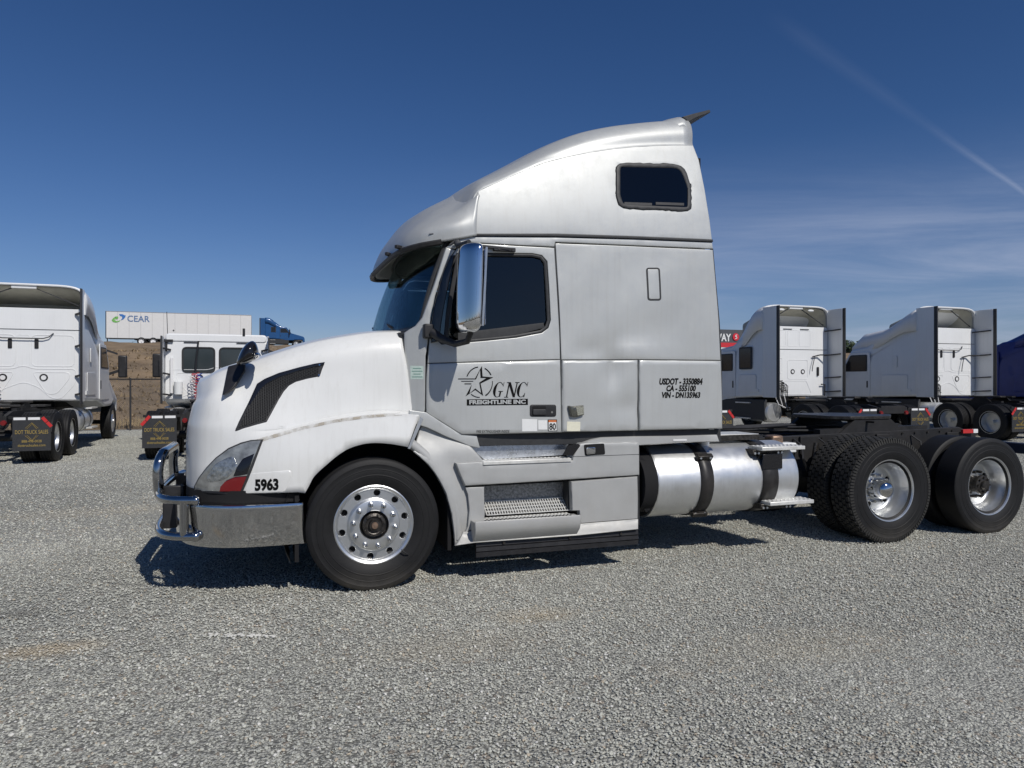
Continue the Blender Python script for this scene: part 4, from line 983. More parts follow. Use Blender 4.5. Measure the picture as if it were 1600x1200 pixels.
# raised rear lip with its black trim
lastt = rows[-1]
surf('roof_rear_lip', [[(2.62, -1.0, zsil(2.6) - .16), (2.62, -.90, zsil(2.6) - .05), (2.62, -.5, zsil(2.6) + .0), (2.62, 0, zsil(2.6) + .03)], [(2.80, -1.0, zsil(2.8) - .12), (2.80, -.89, zsil(2.8) - .002), (2.82, -.5, zsil(2.8) + .07), (2.82, 0, zsil(2.8) + .09)], [(2.90, -1.0, zsil(3) - .12), (2.92, -.90, zsil(3) + .0), (2.95, -.5, zsil(3) + .06), (2.98, 0, zsil(3) + .08)], [(2.94, -1.0, zsil(3) - .3), (2.965, -.94, zsil(3) - .16), (2.99, -.5, zsil(3) - .1), (3.0, 0, zsil(3) - .1)]], M_SILVER, T, su=4, sv=3, thick=.015)
b = MB()
for s_ in (-1, 1): b.add([], [])
ztip = U(1078, 186, -.9)
b.prism([(2.90, zsil(3) + .0), (3.02, zsil(3) + .045), (3.20, zsil(3) + .105), (3.21, zsil(3) + .08), (3.05, zsil(3) + .01), (2.97, zsil(3) - .04)], -.93, .93)
b.obj('roof_trim', M_SEAL, T, bevel=.005)
# back wall of the sleeper
backp_old = [(-1.2, 1.17), (-1.2, 2.87), (-1.13, 3.5), (-1.09, 3.74), (-.95, 4.02), (-.5, 4.1), (.5, 4.1), (.95, 4.02), (1.09, 3.74), (1.13, 3.5), (1.2, 2.87), (1.2, 1.17)]
backp = [(ys(3.0, z) + .03, z) for z in (1.17, 2.0, 2.87, 3.2, 3.5, 3.74)] + [(-.93, 3.98), (-.5, 4.05)]; backp += [(-y, z) for y, z in backp[::-1]]
bw = MB(); n_ = len(backp)
def bx(z): return 3.10 - .06 * ss(2.2, 2.87, z) - .19 * ss(2.6, 3.75, z) + .0
bw.add([V((bx(z) - .01, y * .985, z)) for y, z in backp] + [V((bx(z) - .06, y * .985, z)) for y, z in backp], [tuple(range(n_)), tuple(range(n_, 2 * n_))[::-1]] + [(i, (i + 1) % n_, n_ + (i + 1) % n_, n_ + i) for i in range(n_)])
bw.obj('sleeper_back', M_SILVER, T)
# rear corner trim, seen as the thin dark line down the back edge
both(PX('rear_corner', [(1112.5, 390), (1117, 440), (1122, 500), (1125.6, 562), (1127.6, 669), (1129.4, 668), (1128.3, 560), (1125, 500), (1119.5, 440), (1115, 388)], M_SEAL, off=-.006, depth=.05, edge=0, res=20))
# ------------------------------------------------ interior
MB().box((2.33, 0, 1.98), (1.46, 2.3, 1.56)).obj('sleeper_box', M_SEAT, T)
MB().box((1.0, 0, 1.28), (1.5, 2.15, .12)).obj('cab_floor', M_DARK, T)
MB().prism([(.22, 1.3), (.24, 1.93), (.42, 1.99), (.62, 1.96), (.70, 1.75), (.62, 1.3)], -1.02, 1.02).obj('dashboard', M_INTERIOR, T, bevel=.02)
for s_ in (-1, 1):
    seat = empty('cab_seat', T)
    MB().box((1.2, s_ * .55, 1.62), (.52, .5, .16)).obj('seat_cushion', M_SEAT, seat, bevel=.05)
    MB().box((1.46, s_ * .55, 1.98), (.14, .5, .68)).obj('seat_back', M_SEAT, seat, bevel=.05)
    MB().box((1.47, s_ * .55, 2.40), (.11, .3, .2)).obj('head_rest', M_SEAT, seat, bevel=.04)
    MB().box((1.2, s_ * .55, 1.44), (.4, .4, .2)).obj('seat_base', M_BLACK, seat)
sw = MB(); ang = R(38)
sw.lathe([(.215 + .014 * math.cos(t), .014 * math.sin(t)) for t in np.linspace(0, 2 * math.pi, 9)[:-1]], (0, 0, 0), 'z', 32, True); sw.sphere((0, 0, 0), .06, 12, 6, (1, 1, .4))
for k in range(3): a = R(90 + 120 * k); sw.bar((0, 0, 0), (.21 * math.cos(a), .21 * math.sin(a), 0), .03, .012)
o = sw.obj('steering_wheel', M_BLACK, T); o.location = (.80, -.55, 2.02); o.rotation_euler = (0, -R(48), 0)
MB().cyl((.80, -.55, 2.02), (.62, -.55, 1.8), .03).obj('steering_column', M_BLACK, T)
MB().prism([(.45, 2.80), (.62, 2.78), (1.6, 2.84), (1.6, 2.87), (.8, 2.86)], -1.1, 1.1).obj('headliner', M_SEAT, T)
# ------------------------------------------------ fender, step fairing, skirt
def P4(name, pts, m, y, **k): return both(PX(name, pts, m, y=y, **k))
c3 = lambda L: [(x / 3.077 + 640, y / 3.077 + 540) for x, y in L]
c9 = lambda L: [(x / 4.848 + 680, y / 4.848 + 680) for x, y in L]
archs = [(646.2, 706), (658, 716), (669, 726), (680, 740), (689, 755), (697, 771), (702, 787), (706, 803), (708.5, 819), (710.5, 836), (711, 853)]
def fen(px, py):
    # gently rolled outwards towards the arch
    p = U(px, py, -1.19); r = math.hypot(p.x, p.z - HUBZ); q = p.z
    y = -1.165 - .035 * (1 - ss(.02, .16, r - .60)) ; y += .05 * ss(1.0, 1.25, p.z)
    return U(px, py, y), NY
rf = both(PX('rear_fender', archs + [(717, 853), (721, 846), (726, 836), (733, 815), (735, 795), (733.5, 775), (727, 760), (712, 724.4), (757, 721.6), (746, 709), (734, 696), (697.5, 679), (668, 664.5), (660, 661), (655, 672)], M_SILVER2, s=fen, off=.004, depth=.035, res=7, edge=1.4, eo=.006))
def archband(r0, r1, a0, a1, off, name, m, w0=-1.205):
    rows = []
    for k in range(25):
        a = R(a0 + (a1 - a0) * k / 24); base = arch_r(a); row = []
        for (dr, dy) in ((0.0, .05), (0.002, .012), (.012, -.004), (.03, -.008), (.05, -.004), (.066, .008), (.072, .03)):
            r = base + dr * r1 / .07; row.append((r * math.cos(a), w0 + dy - off, HUBZ + r * math.sin(a)))
        rows.append(row)
    vs, fs = grid_mesh([[V(p) for p in r_] for r_ in rows]); b = MB(); b.v = vs; b.f = fs
    o = b.obj(name, m, T, angle=60); mirrored(o); return o
archband(0, .075, -15, 64, -.012, 'rear_arch_lip', M_SILVER2)
P4('fender_joint_trim', [(637, 701), (641, 702), (662, 654), (657, 651)], M_ALU, -1.205, depth=.01, edge=.4)
both(PX('lower_cowl', [(640, 641), (666, 644.5), (690, 660), (714, 675), (722, 679.5), (745, 681), (750, 700), (735, 697), (697.5, 682), (668, 668), (655, 664), (640, 660)], M_SILVER, y=-1.16, depth=.04, res=8, edge=1, eo=.004))
P4('rocker', [(716, 676.5), (1126, 670), (1127, 690), (735, 697), (722, 686)], M_SEAL, -1.15, depth=.06)
P4('rocker_fairing', [(912, 691.5), (926, 686.5), (942, 683.6), (990, 682), (1060, 681.4), (1121, 679.4), (1125, 690.5), (1060, 692.2), (1000, 696.5), (912, 697)], M_SILVER2, -1.19, depth=.05, edge=1.4, eo=.01)
P4('latch', [(1052, 686.6), (1073, 686.2), (1073, 688.6), (1052, 689)], M_WHTAPE, -1.195, depth=.01, edge=0)
# upper step
P4('kick_plate', c9([(250, 85), (1020, 52), (965, 152), (370, 185)]), mat('scuffed_plate', (.52, .55, .60), .30, .8, var=.22, vscale=30, rvar=.12, bump=.12, bscale=60), -1.10, depth=.01, edge=.5)
def tread(name, quad_px, y_out, y_in, z_off, th=.03, nholes=(20, 2), parent=None):
    a = U(*quad_px[0], y_out); b_ = U(*quad_px[1], y_out); z = (a.z + b_.z) / 2
    x0, x1 = a.x, b_.x; r = MB(); r.box(((x0 + x1) / 2, (y_out + y_in) / 2, z - th / 2), (x1 - x0, abs(y_out - y_in), th))
    o = r.obj(name, M_TREAD, T, bevel=.004); mirrored(o)
    d = MB(); nx, ny = nholes
    for i in range(nx):
        for j in range(ny):
            cx = x0 + (i + .5) * (x1 - x0) / nx; cy = y_out + (y_in - y_out) * (j + .5) / ny
            d.lathe([(.0, .0045), (.006, .0045), (.010, .0035), (.013, 0)], (cx, cy, z), 'z', 8)
    q = d.obj('step_grip', M_TREAD, o); stuff(q); mirrored(q)
    return z
tread('upper_step', [(755, 722.6), (893, 714.6)], -1.232, -1.09, 0, nholes=(22, 3))
P4('upper_skirt', c9([(157, 212), (365, 200), (372, 226), (1040, 190), (1042, 166), (1100, 62), (1160, 56), (1530, 52), (1545, 62), (1547, 145), (1548, 302), (900, 345), (228, 385), (190, 300)]), M_SILVER2, -1.222, depth=.13, edge=1.6, eo=.008, res=9, off=0)
P4('skirt_seam', c9([(1045, 161), (1546, 143), (1546, 147), (1045, 165)]), M_SEAL, -1.2225, depth=.004, edge=0)
P4('step_side_recess', c9([(965, 152), (1010, 78), (1085, 66), (1100, 80), (1045, 152)]), M_GLOSSBLK, -1.226, depth=.01, edge=0)
P4('handle_recess', rounded(c9([(1127, 72), (1280, 62), (1288, 145), (1135, 155)]), 2.5), M_DARK, -1.226, depth=.01, edge=0)
P4('latch_handle', rounded(c9([(1145, 95), (1215, 90), (1215, 140), (1148, 148)]), 2), M_CHROME, -1.24, depth=.015, edge=.8)
# lower step well
P4('skirt_front', c9([(232, 398), (370, 392), (375, 600), (372, 640), (300, 700), (212, 745), (180, 830), (215, 770), (250, 690), (262, 560), (250, 450)]), M_SILVER2, -1.205, depth=.05, edge=1.0, res=8)
P4('step_back', c9([(368, 385), (1020, 350), (1010, 560), (372, 610)]), mat('sooty_aluminium', (.30, .295, .28), .5, .5, var=.6, vscale=50, bump=.3, bscale=120), -1.02, depth=.01)
P4('step_end', c9([(1012, 352), (1034, 352), (1034, 582), (1005, 560)]), M_SEAL, -1.16, depth=.12, edge=0)
P4('skirt_panel', c9([(1030, 352), (1536, 312), (1540, 480), (1537, 636), (1100, 672), (1090, 575), (1036, 575)]), M_SILVER2, -1.215, depth=.05, edge=1.4, eo=.01, res=9)
def flare(px, py):
    return U(px, py, -1.215 - .055 * flare.t(px, py)), NY
fl = c9([(1100, 672), (1537, 636), (1537, 712), (1085, 760), (300, 815), (152, 838), (180, 800), (212, 735), (300, 728), (330, 790), (1060, 745)])
flare.t = lambda px, py: ss(0, 16, (py - (813 + (997.5 - px) * .082)))
both(PX('skirt_flare', fl, M_SILVER2, s=flare, depth=.03, edge=.8, res=6, off=.002))
zl = tread('lower_step', [(760, 817), (899, 805)], -1.31, -1.12, 0, .02, (24, 3))
zu = U(760, 803, -1.13).z
def grating():
    b = MB(); x0 = U(757.5, 800, -1.1).x; x1 = U(887, 792, -1.1).x; z = zl + .025
    ya, yb = -1.16, -1.03
    for j in range(5): y = ya + (yb - ya) * j / 4; b.box(((x0 + x1) / 2, y, z + .022 * j), (x1 - x0, .012, .006))
    for i in range(33):
        x = x0 + (x1 - x0) * i / 32
        b.bar((x, ya, z), (x, yb, z + .088), .008, .006)
    o = b.obj('step_grating', M_TREAD, T); stuff(o); mirrored(o)
grating()
bp_ = [(-1.335, zl + .012), (-1.345, zl - .05), (-1.33, zl - .085), (-1.27, zl - .15), (-1.2, zl - .16), (-1.2, zl + .012), (-1.31, zl + .012), (-1.315, zl - .012), (-1.325, zl - .012)]
bx0, bx1 = U(742, 820, -1.33).x, U(907, 805, -1.33).x
b = MB(); b.prism([(-1.2, zl - .0), (-1.318, zl - .0), (-1.322, zl + .012), (-1.335, zl + .012), (-1.345, zl - .05), (-1.325, zl - .10), (-1.26, zl - .165), (-1.2, zl - .17)], bx0, bx1, 'x'); o = b.obj('step_housing', M_SILVER2, T, bevel=.008); mirrored(o)
rub = MB(); x0, x1 = U(742, 858, -1.2).x, U(994, 838, -1.2).x
zr = U(994, 829, -1.2).z
rub.prism([(-1.235, zr + .01), (-1.24, zr - .025), (-1.225, zr - .03), (-1.24, zr - .035), (-1.243, zr - .065), (-1.228, zr - .07), (-1.24, zr - .075), (-1.238, zr - .112), (-1.21, zr - .115), (-1.20, zr + .01)], x0, x1, 'x')
o = rub.obj('rubber_skirt', M_BLACK, T); mirrored(o)
for px in (787, 890, 970):
    q = U(px, 850 - (px - 742) * .08, -1.24); o = MB().cyl((q.x, -1.238, zr - .008), (q.x, -1.25, zr - .008), .012, 8).obj('bolt', M_GREASE, T)
MB().prism([(.76, .42), (.76, 1.0), (2.30, 1.0), (2.30, .38)], -1.0, -.98).obj('step_box_inner', M_DARK, T)
MB().prism([(.76, .42), (.76, 1.0), (2.30, 1.0), (2.30, .38)], .98, 1.0).obj('step_box_inner', M_DARK, T)
o = MB().box((2.285, -1.09, .70), (.012, .24, .68)).obj('skirt_end', M_SEAL, T); mirrored(o)
# ------------------------------------------------ chassis
for s_ in (-1, 1):
    MB().prism([(-1.25, .62), (-1.25, .88), (2.2, .98), (6.95, 1.075), (7.22, .98), (7.22, .86), (6.9, .82), (2.2, .72)], s_ * .43 - .04, s_ * .43 + .04).obj('frame_rail', M_CHASSIS, T, bevel=.006)
for x in (2.6, 3.6, 4.4, 5.75, 7.1): MB().box((x, 0, .93), (.12, .8, .18)).obj('cross_member', M_CHASSIS, T)
MB().box((.2, 0, .95), (1.7, .75, .85)).obj('engine', M_CHASSIS, T, bevel=.05)
MB().box((2.0, 0, .62), (1.6, .5, .5)).obj('gearbox', M_CHASSIS, T, bevel=.08)
MB().cyl((2.8, 0, .62), (5.1, 0, .56), .06).obj('drive_shaft', M_GREASE, T)
MB().cyl((0, -.95, .5), (0, .95, .5), .07).obj('front_axle', M_CHASSIS, T)
def liner():
    b = MB(); rows = []
    for k in range(33):
        a = R(-25 + 230 * k / 32); r = .68; rows.append([V((r * math.cos(a), y, HUBZ + .01 + r * math.sin(a))) for y in (-1.17, -.85, -.52)])
    vs, fs = grid_mesh(rows); b.add(vs, fs); c = [V((0, -.52, HUBZ))] + [r_[2] for r_ in rows]
    b.add(c, [(0, i, i + 1) for i in range(1, len(c) - 1)]); o = b.obj('wheel_well', M_DARK, T); mirrored(o)
liner()
for sx in (-.52, .55): o = MB().box((sx * 1.1, -.9, .5), (.03, .5, .5)).obj('splash_guard', M_DARK, T); mirrored(o)
# air suspension, brake chambers between the rear axles
for x in (5.12, 6.47):
    MB().cyl((x, -1.0, .52), (x, 1.0, .52), .075, 16).obj('drive_axle', M_CHASSIS, T)
    MB().sphere((x, 0, .52), .2, 14, 8, (1, 1.1, 1)).obj('differential', M_CHASSIS, T)
    for s_ in (-1, 1):
        MB().lathe([(0, -.12), (.12, -.12), (.14, -.06), (.12, 0), (.14, .06), (.12, .12), (0, .12)], (x + .38, s_ * .43, .62), 'z', 16).obj('air_spring', M_CHASSIS, T)
        MB().bar((x - .45, s_ * .43, .62), (x + .45, s_ * .43, .42), .08, .06).obj('trailing_arm', M_CHASSIS, T)
        MB().cyl((x - .3, s_ * .6, .75), (x - .12, s_ * .6, .66), .08, 14).obj('brake_chamber', M_CHASSIS, T)
for i in range(14):
    MB().cyl((4.55 + i * .19, -.475, .99 + .004 * i), (4.55 + i * .19, -.486, .99 + .004 * i), .011, 6).obj('frame_bolt', M_GREASE, T)
rc = random.Random(12)
for k in range(7):
    y0 = rc.uniform(-.36, .36); z0 = rc.uniform(1.02, 1.12); MB().tube([(3.05 + rc.random() * .4, y0, z0 + .1), (3.9, y0 * .8, z0), (4.7, y0 * .6, z0 - .03), (5.3 + rc.random(), y0, z0 - .05)], rc.uniform(.009, .017), 6).obj('air_line', rc.choice([M_BLACK, M_SEAL, M_GREASE]), T)
for k in range(6):
    x0 = 4.55 + k * .33; MB().tube([(x0, -.48, 1.0), (x0 + .05, -.56, .93), (x0 + .02, -.60, .8), (x0 + .12, -.55, .66)], .010, 6).obj('brake_hose', M_BLACK, T)
for x0 in (4.75, 5.8, 6.85):
    MB().cyl((x0, -.52, .50), (x0 + .08, -.50, .95), .028, 10).obj('shock_absorber', M_GREASE, T)
    MB().prism([(x0 - .12, .84), (x0 - .12, 1.02), (x0 + .12, 1.02), (x0 + .12, .84), (x0, .68)], -.50, -.475).obj('hanger_plate', M_CHASSIS, T, bevel=.004)
fw = empty('fifth_wheel', T)
MB().prism([(5.2, -.30), (5.35, -.46), (5.9, -.46), (6.2, -.20), (6.25, -.12), (5.8, -.06), (5.8, .06), (6.25, .12), (6.2, .20), (5.9, .46), (5.35, .46), (5.2, .30)], 1.185, 1.225, 'z').obj('coupling_plate', M_GREASE, fw, bevel=.008)
for s_ in (-1, 1):
    MB().prism([(5.2, 1.04), (5.45, 1.21), (5.9, 1.21), (6.1, 1.06)], s_ * .42 - .03, s_ * .42 + .03).obj('plate_bracket', M_CHASSIS, fw)
    MB().bar((4.95, s_ * .38, 1.06), (6.5, s_ * .38, 1.08), .1, .05).obj('slide_rail', M_CHASSIS, fw)
MB().bar((5.5, 0, 1.17), (5.6, -.55, 1.16), .03, .02).obj('release_handle', M_GREASE, fw)
MB().box((3.62, 0, 1.05), (1.0, .82, .02)).obj('deck_plate', M_CHASSIS, T)
for i in range(5): MB().tube([(3.05, -.2 + i * .1, 1.3), (3.4, -.2 + i * .1, 1.12), (4.2, -.15 + i * .07, 1.1), (4.9, -.1 + i * .05, 1.12)], .012, 6).obj('air_line', M_BLACK, T)
MB().box((7.0, -.53, 1.03), (.16, .03, .045)).obj('reflective_tape', M_REDTAPE, T)
MB().box((7.12, -.53, 1.03), (.07, .03, .045)).obj('reflective_tape', M_WHTAPE, T)
# small box with copper colour behind tank (seen above the upper tank step)
MB().box((4.20, -.60, .99), (.14, .14, .13)).obj('air_dryer', M_COPPER, T, bevel=.02)
MB().box((4.28, -.66, .93), (.20, .14, .10)).obj('valve_box', M_STICK, T, bevel=.01)
MB().box((7.28, -.75, .86), (.08, .70, .12)).obj('rear_bar', mat('bluish_steel', (.06, .07, .1), .4, .5), T, bevel=.01)
# ------------------------------------------------ fuel tanks
def fuel_tank(s_):
    r = empty('fuel_tank', T); TY, TZ, TR = s_ * -.865, .695, .335
    x0, x1 = 2.47, 4.02
    b = MB().lathe([(0, x0), (TR * .5, x0 - .004), (TR - .035, x0 - .002), (TR - .008, x0 + .012), (TR, x0 + .04), (TR, x1 - .04), (TR - .008, x1 - .012), (TR - .035, x1 + .002), (0, x1 + .004)], (0, TY, TZ), 'x', 64)
    b.obj('tank_body', M_TANK, r)
    MB().lathe([(0, x0 - .012), (TR - .03, x0 - .012), (TR - .012, x0 - .002), (TR - .012, x0 + .004)], (0, TY, TZ), 'x', 48).obj('tank_end_cover', M_BLACK, r)
    MB().lathe([(TR - .006, x0 + .002), (TR + .005, x0 + .006), (TR + .005, x0 + .022), (TR - .002, x0 + .03)], (0, TY, TZ), 'x', 64).obj('tank_bead', M_ALU, r)
    for xs, wd in ((2.99, .13), (3.68, .17)):
        b = MB(); ro = TR + .007; pts = []
        for k in range(41):
            a = R(-100 + 290 * k / 40)  # from under, out past the side, over the top
            pts.append((TY - s_ * ro * math.cos(a) , TZ + ro * math.sin(a)))
        vs = []; 
        for (y, z) in pts: vs += [V((xs - wd / 2, y, z)), V((xs + wd / 2, y, z))]
        fs = [(2 * i, 2 * i + 1, 2 * i + 3, 2 * i + 2) for i in range(len(pts) - 1)]
        o = b.add(vs, fs).obj('tank_strap', M_WEAR, r); solid(o, .008, 0)
        for zz in (.22, -.30):
            if xs > 3.2 and zz < 0: continue
            a = math.asin(zz / (TR + .02)); y = TY - s_ * (TR + .02) * math.cos(a)
            MB().box((xs, y, TZ + zz), (wd + .03, .045, .07), Matrix.Rotation(s_ * a, 3, 'X')).obj('strap_bracket', M_GREASE, r, bevel=.006)
            for dx in (-.05, .05): MB().cyl((xs + dx, y - s_ * .02, TZ + zz), (xs + dx, y - s_ * .034, TZ + zz), .011, 8).obj('strap_bolt', M_ALU, r)
    # filler neck
    MB().cyl((3.12, TY - s_ * .06, TZ + TR - .04), (3.12, TY - s_ * .09, TZ + TR + .085), .06, 20).obj('filler_neck', M_TANK, r)
    MB().cyl((3.12, TY - s_ * .09, TZ + TR + .08), (3.12, TY - s_ * .10, TZ + TR + .115), .078, 20).obj('filler_cap', M_ALU, r, bevel=.008)
    MB().box((3.42, TY + s_ * .08, TZ + TR + .06), (.62, .36, .03)).obj('walk_plate', M_TREAD, r, bevel=.004)
    MB().box((3.42, TY - s_ * .105, TZ + TR + .045), (.62, .012, .05)).obj('walk_plate_edge', M_GREASE, r)
    MB().bar((3.30, -s_ * 1.0 , .62), (3.30, -s_ * 1.0, .62 + .01), .01, .01).obj('tank_mark', M_TANK, r)
    for z, xa, xb, yo in ((.985, 3.55, 4.04, 1.235), (.475, 3.62, 4.12, 1.26)):
        st_ = empty('tank_step', r)
        MB().box(((xa + xb) / 2, -s_ * (yo - .09), z), (xb - xa, .20, .035)).obj('step_board', M_TREAD, st_, bevel=.005)
        g = MB()
        for i in range(11):
            for j in range(3): g.lathe([(0, .005), (.009, .005), (.015, 0)], (xa + (i + .5) * (xb - xa) / 11, -s_ * (yo - .03 - .06 * j), z + .018), 'z', 8)
        stuff(g.obj('step_grip', M_TREAD, st_))
        MB().box(((xa + xb) / 2 - .12, -s_ * (yo - .13), z - .035), (.34, .12, .05)).obj('step_bracket', M_GREASE, st_, bevel=.006)
        for dx in (-.19, -.15, .07, .11): MB().cyl(((xa + xb) / 2 + dx - .08, -s_ * (yo - .065), z - .045), ((xa + xb) / 2 + dx - .08, -s_ * (yo - .055), z - .045), .011, 8).obj('step_bolt', M_ALU, st_)
    MB().box((3.70, -s_ * 1.20, .86), (.22, .012, .14)).obj('strap_cover', M_GLOSSBLK, r, bevel=.004)
for s_ in (1, -1): fuel_tank(s_)
# black equipment between skirt and tank
o = MB().cyl((2.33, -.98, .70), (2.46, -.98, .70), .27, 24).obj('air_tank', M_DARK, T); mirrored(o)
for (a, b_) in (((2.31, -1.12, .95), (2.44, -1.14, .84)), ((2.40, -1.14, .84), (2.40, -1.14, .36)), ((2.30, -1.1, .66), (2.42, -1.13, .46))):
    o = MB().bar(a, b_, .03, .045).obj('tank_stay', M_GLOSSBLK, T); mirrored(o)
# ------------------------------------------------ wheels
def tyre_prof(Rr, wd, groove=True, rim=.295):
    h = wd / 2; sh = .045
    out = [(rim - .02, -h * .62), (rim, -h * .72), (rim + .006, -h * .80), (rim + .03, -h * .88), (rim + .07, -h * .985), (rim + .085, -h * .99), (rim + .088, -h * 1.006), (rim + .094, -h * 1.006), (rim + .097, -h * .995), (rim + .12, -h * 1.0), (Rr - .085, -h * .99), (Rr - .083, -h * 1.0), (Rr - .079, -h * 1.0), (Rr - .076, -h * .985), (Rr - .045, -h * .965), (Rr - .042, -h * .972), (Rr - .02, -h * .93), (Rr - .008, -h * .885), (Rr - .002, -h * .84)]
    tr = []
    if groove:
        for c in (-.45, -.15, .15, .45):
            tr += [(Rr, h * c * 1.3 - .010), (Rr - .012, h * c * 1.3 - .007), (Rr - .012, h * c * 1.3 + .007), (Rr, h * c * 1.3 + .010)]
    else: tr = [(Rr, -h * .5), (Rr + .001, 0), (Rr, h * .5)]
    return out + tr + [(r, -y) for r, y in out[::-1]]
def tyre_obj(parent, Rr, wd, y, groove, blocks=False, name='tyre', contact=.012, m=None):
    r_ = empty(name, parent) if False else None
    b = MB().lathe(tyre_prof(Rr if not blocks else Rr - .014, wd, groove), (0, y, 0), 'y', 96)
    o = b.obj(name, m or M_RUBBER, parent, angle=25)
    for v in o.data.vertices:
        if v.co.z < -(Rr - contact):
            v.co.z = -(Rr - contact)
        if v.co.z < -Rr * .75: v.co.y += (v.co.y - y) * .05 * ss(-Rr * .75, -Rr, v.co.z)
    if blocks:
        t = MB(); nrow = 5; nb = 52; h = wd * .5
        for j in range(nrow):
            yc = y + (j - 2) * wd * .178; hw = wd * .076
            for k in range(nb):
                a0 = 2 * math.pi * (k + (.5 if j % 2 else 0)) / nb; da = 2 * math.pi / nb * .41
                ed = hw * .45; ro = Rr; ri = Rr - .018
                pl_ = [(a0 - da, -hw * .55), (a0 - da * .55, -hw), (a0 + da * .55, -hw), (a0 + da, -hw * .55), (a0 + da * .75, hw * .1), (a0 + da, hw * .6), (a0 + da * .5, hw), (a0 - da * .5, hw), (a0 - da, hw * .6), (a0 - da * .75, hw * .1)]
                vs = []
                for rr in (ri, ro): vs += [V((rr * math.cos(a), yc + dy, max(rr * math.sin(a), -(Rr - contact)))) for a, dy in pl_]
                n = len(pl_); t.add(vs, [tuple(range(n, 2 * n))] + [(i, (i + 1) % n, n + (i + 1) % n, n + i) for i in range(n)])
        # shoulder lugs on both sides
        for sgn in (-1, 1):
            for k in range(nb * 2):
                a = 2 * math.pi * k / (nb * 2); da = math.pi / (nb * 2) * .62
                yo = y + sgn * wd * .475; yi = y + sgn * wd * .43
                vs = [V((rr * math.cos(aa), yy, max(rr * math.sin(aa), -(Rr - contact)))) for rr, yy in ((Rr - .006, yi), (Rr - .012, yo), (Rr - .05, yo + sgn * .006), (Rr - .05, yi)) for aa in (a - da, a + da)]
                t.add(vs, [(0, 1, 3, 2), (2, 3, 5, 4), (0, 2, 4, 6), (1, 7, 5, 3)])
        q = newobj('tread', t.v, t.f, M_TREADRUB, parent, smooth=False); q['kind'] = 'stuff'
    return o
def disc_with_holes(prof_h, r_in, r_out, holes, rh, rc, zfun, th, seg=None):
    # flat disc ring in the wheel plane, hand holes cut through; zfun(r) gives the lateral position
    n = 20; out = [(r_out * math.cos(2 * math.pi * k / 80), r_out * math.sin(2 * math.pi * k / 80)) for k in range(80)]
    hl_ = [[(rc * math.cos(a) + rh * math.cos(t), rc * math.sin(a) + rh * math.sin(t)) for t in np.linspace(0, 2 * math.pi, 17)[:-1]] for a in holes]
    if r_in > 0: hl_.append([(r_in * math.cos(t), r_in * math.sin(t)) for t in np.linspace(0, 2 * math.pi, 41)[:-1]])
    return out, hl_
def front_wheel(loc, rz=0, mm=M_ALU):
    w_ = empty('front_wheel', T, loc, rz); Rr = .512
    tyre_obj(w_, Rr, .285, .1425, True)
    # y=0 is the outer sidewall plane, +y inboard
    b = MB().lathe([(.250, .20), (.262, .06), (.278, .035), (.285, .028), (.300, .022), (.309, .026), (.312, .034), (.309, .044), (.298, .046), (.290, .055)], (0, 0, 0), 'y', 72); b.obj('rim', mm, w_)
    zf = lambda r: .016 + .030 * ss(.188, .206, r) - .008 * ss(.262, .28, r)
    out, hl_ = disc_with_holes(None, .2045, .272, [R(12 + 36 * k) for k in range(10)], .026, .246, zf, .02)
    plate('wheel_disc', out, lambda x, z: (V((x, .046, z)), NY), mm, w_, off=0, depth=.025, holes=hl_, res=.05, edge=.002, eo=.002, angle=40)
    MB().lathe([(.112, .018), (.113, .0155), (.190, .0155), (.194, .017), (.1975, .022), (.200, .040), (.203, .045), (.206, .0465)], (0, 0, 0), 'y', 72).obj('hub_flange', mm, w_)
    MB().lathe([(.270, .0465), (.277, .043), (.284, .036), (.290, .030)], (0, 0, 0), 'y', 72).obj('rim_step', mm, w_)
    out, _ = disc_with_holes(None, 0, .27, [], 0, 0, zf, 0); MB().lathe([(0, .09), (.27, .09)], (0, 0, 0), 'y', 40).obj('brake_drum', M_DARK, w_)
    for k in range(10):
        a = R(36 * k + 28); c = V((.1625 * math.cos(a), .028, .1625 * math.sin(a)))
        MB().lathe([(0, -.075), (.008, -.073), (.013, -.066), (.016, -.055), (.016, -.03), (.020, -.022), (.021, -.012)], c, 'y', 12).obj('lug_nut', M_CHROME, w_)
    MB().lathe([(.110, .018), (.113, .013), (.118, .017)], (0, 0, 0), 'y', 48).obj('pilot_ring', M_ALU, w_)
    hb = MB().lathe([(.112, .018), (.110, .065), (.07, .07)], (0, 0, 0), 'y', 32); hb.obj('hub_recess', M_GREASE, w_)
    MB().lathe([(.095, .068), (.090, .02), (.070, .008), (.062, .012), (.060, .02), (.045, .02), (.040, -.012), (0, -.014)], (0, 0, 0), 'y', 24).obj('hub_cap', M_GREASE, w_)
    MB().lathe([(.028, -.012), (.022, -.026), (0, -.028)], (0, 0, 0), 'y', 18).obj('hub_plug', M_COPPER, w_)
    for k in range(6): a = R(60 * k + 12); MB().cyl((.080 * math.cos(a), .016, .080 * math.sin(a)), (.080 * math.cos(a), .002, .080 * math.sin(a)), .009, 6).obj('hub_bolt', M_GREASE, w_)
    MB().tube([(.205, -.005, -.2), (.235, -.015, -.225), (.262, -.005, -.245)], .005, 6).obj('valve_stem', M_BLACK, w_)
    return w_
fwheel = front_wheel((0, -1.205, .500))
c = copy_tree(fwheel, T); c.location = (0, 1.205, .500); c.rotation_euler = (0, 0, math.pi)
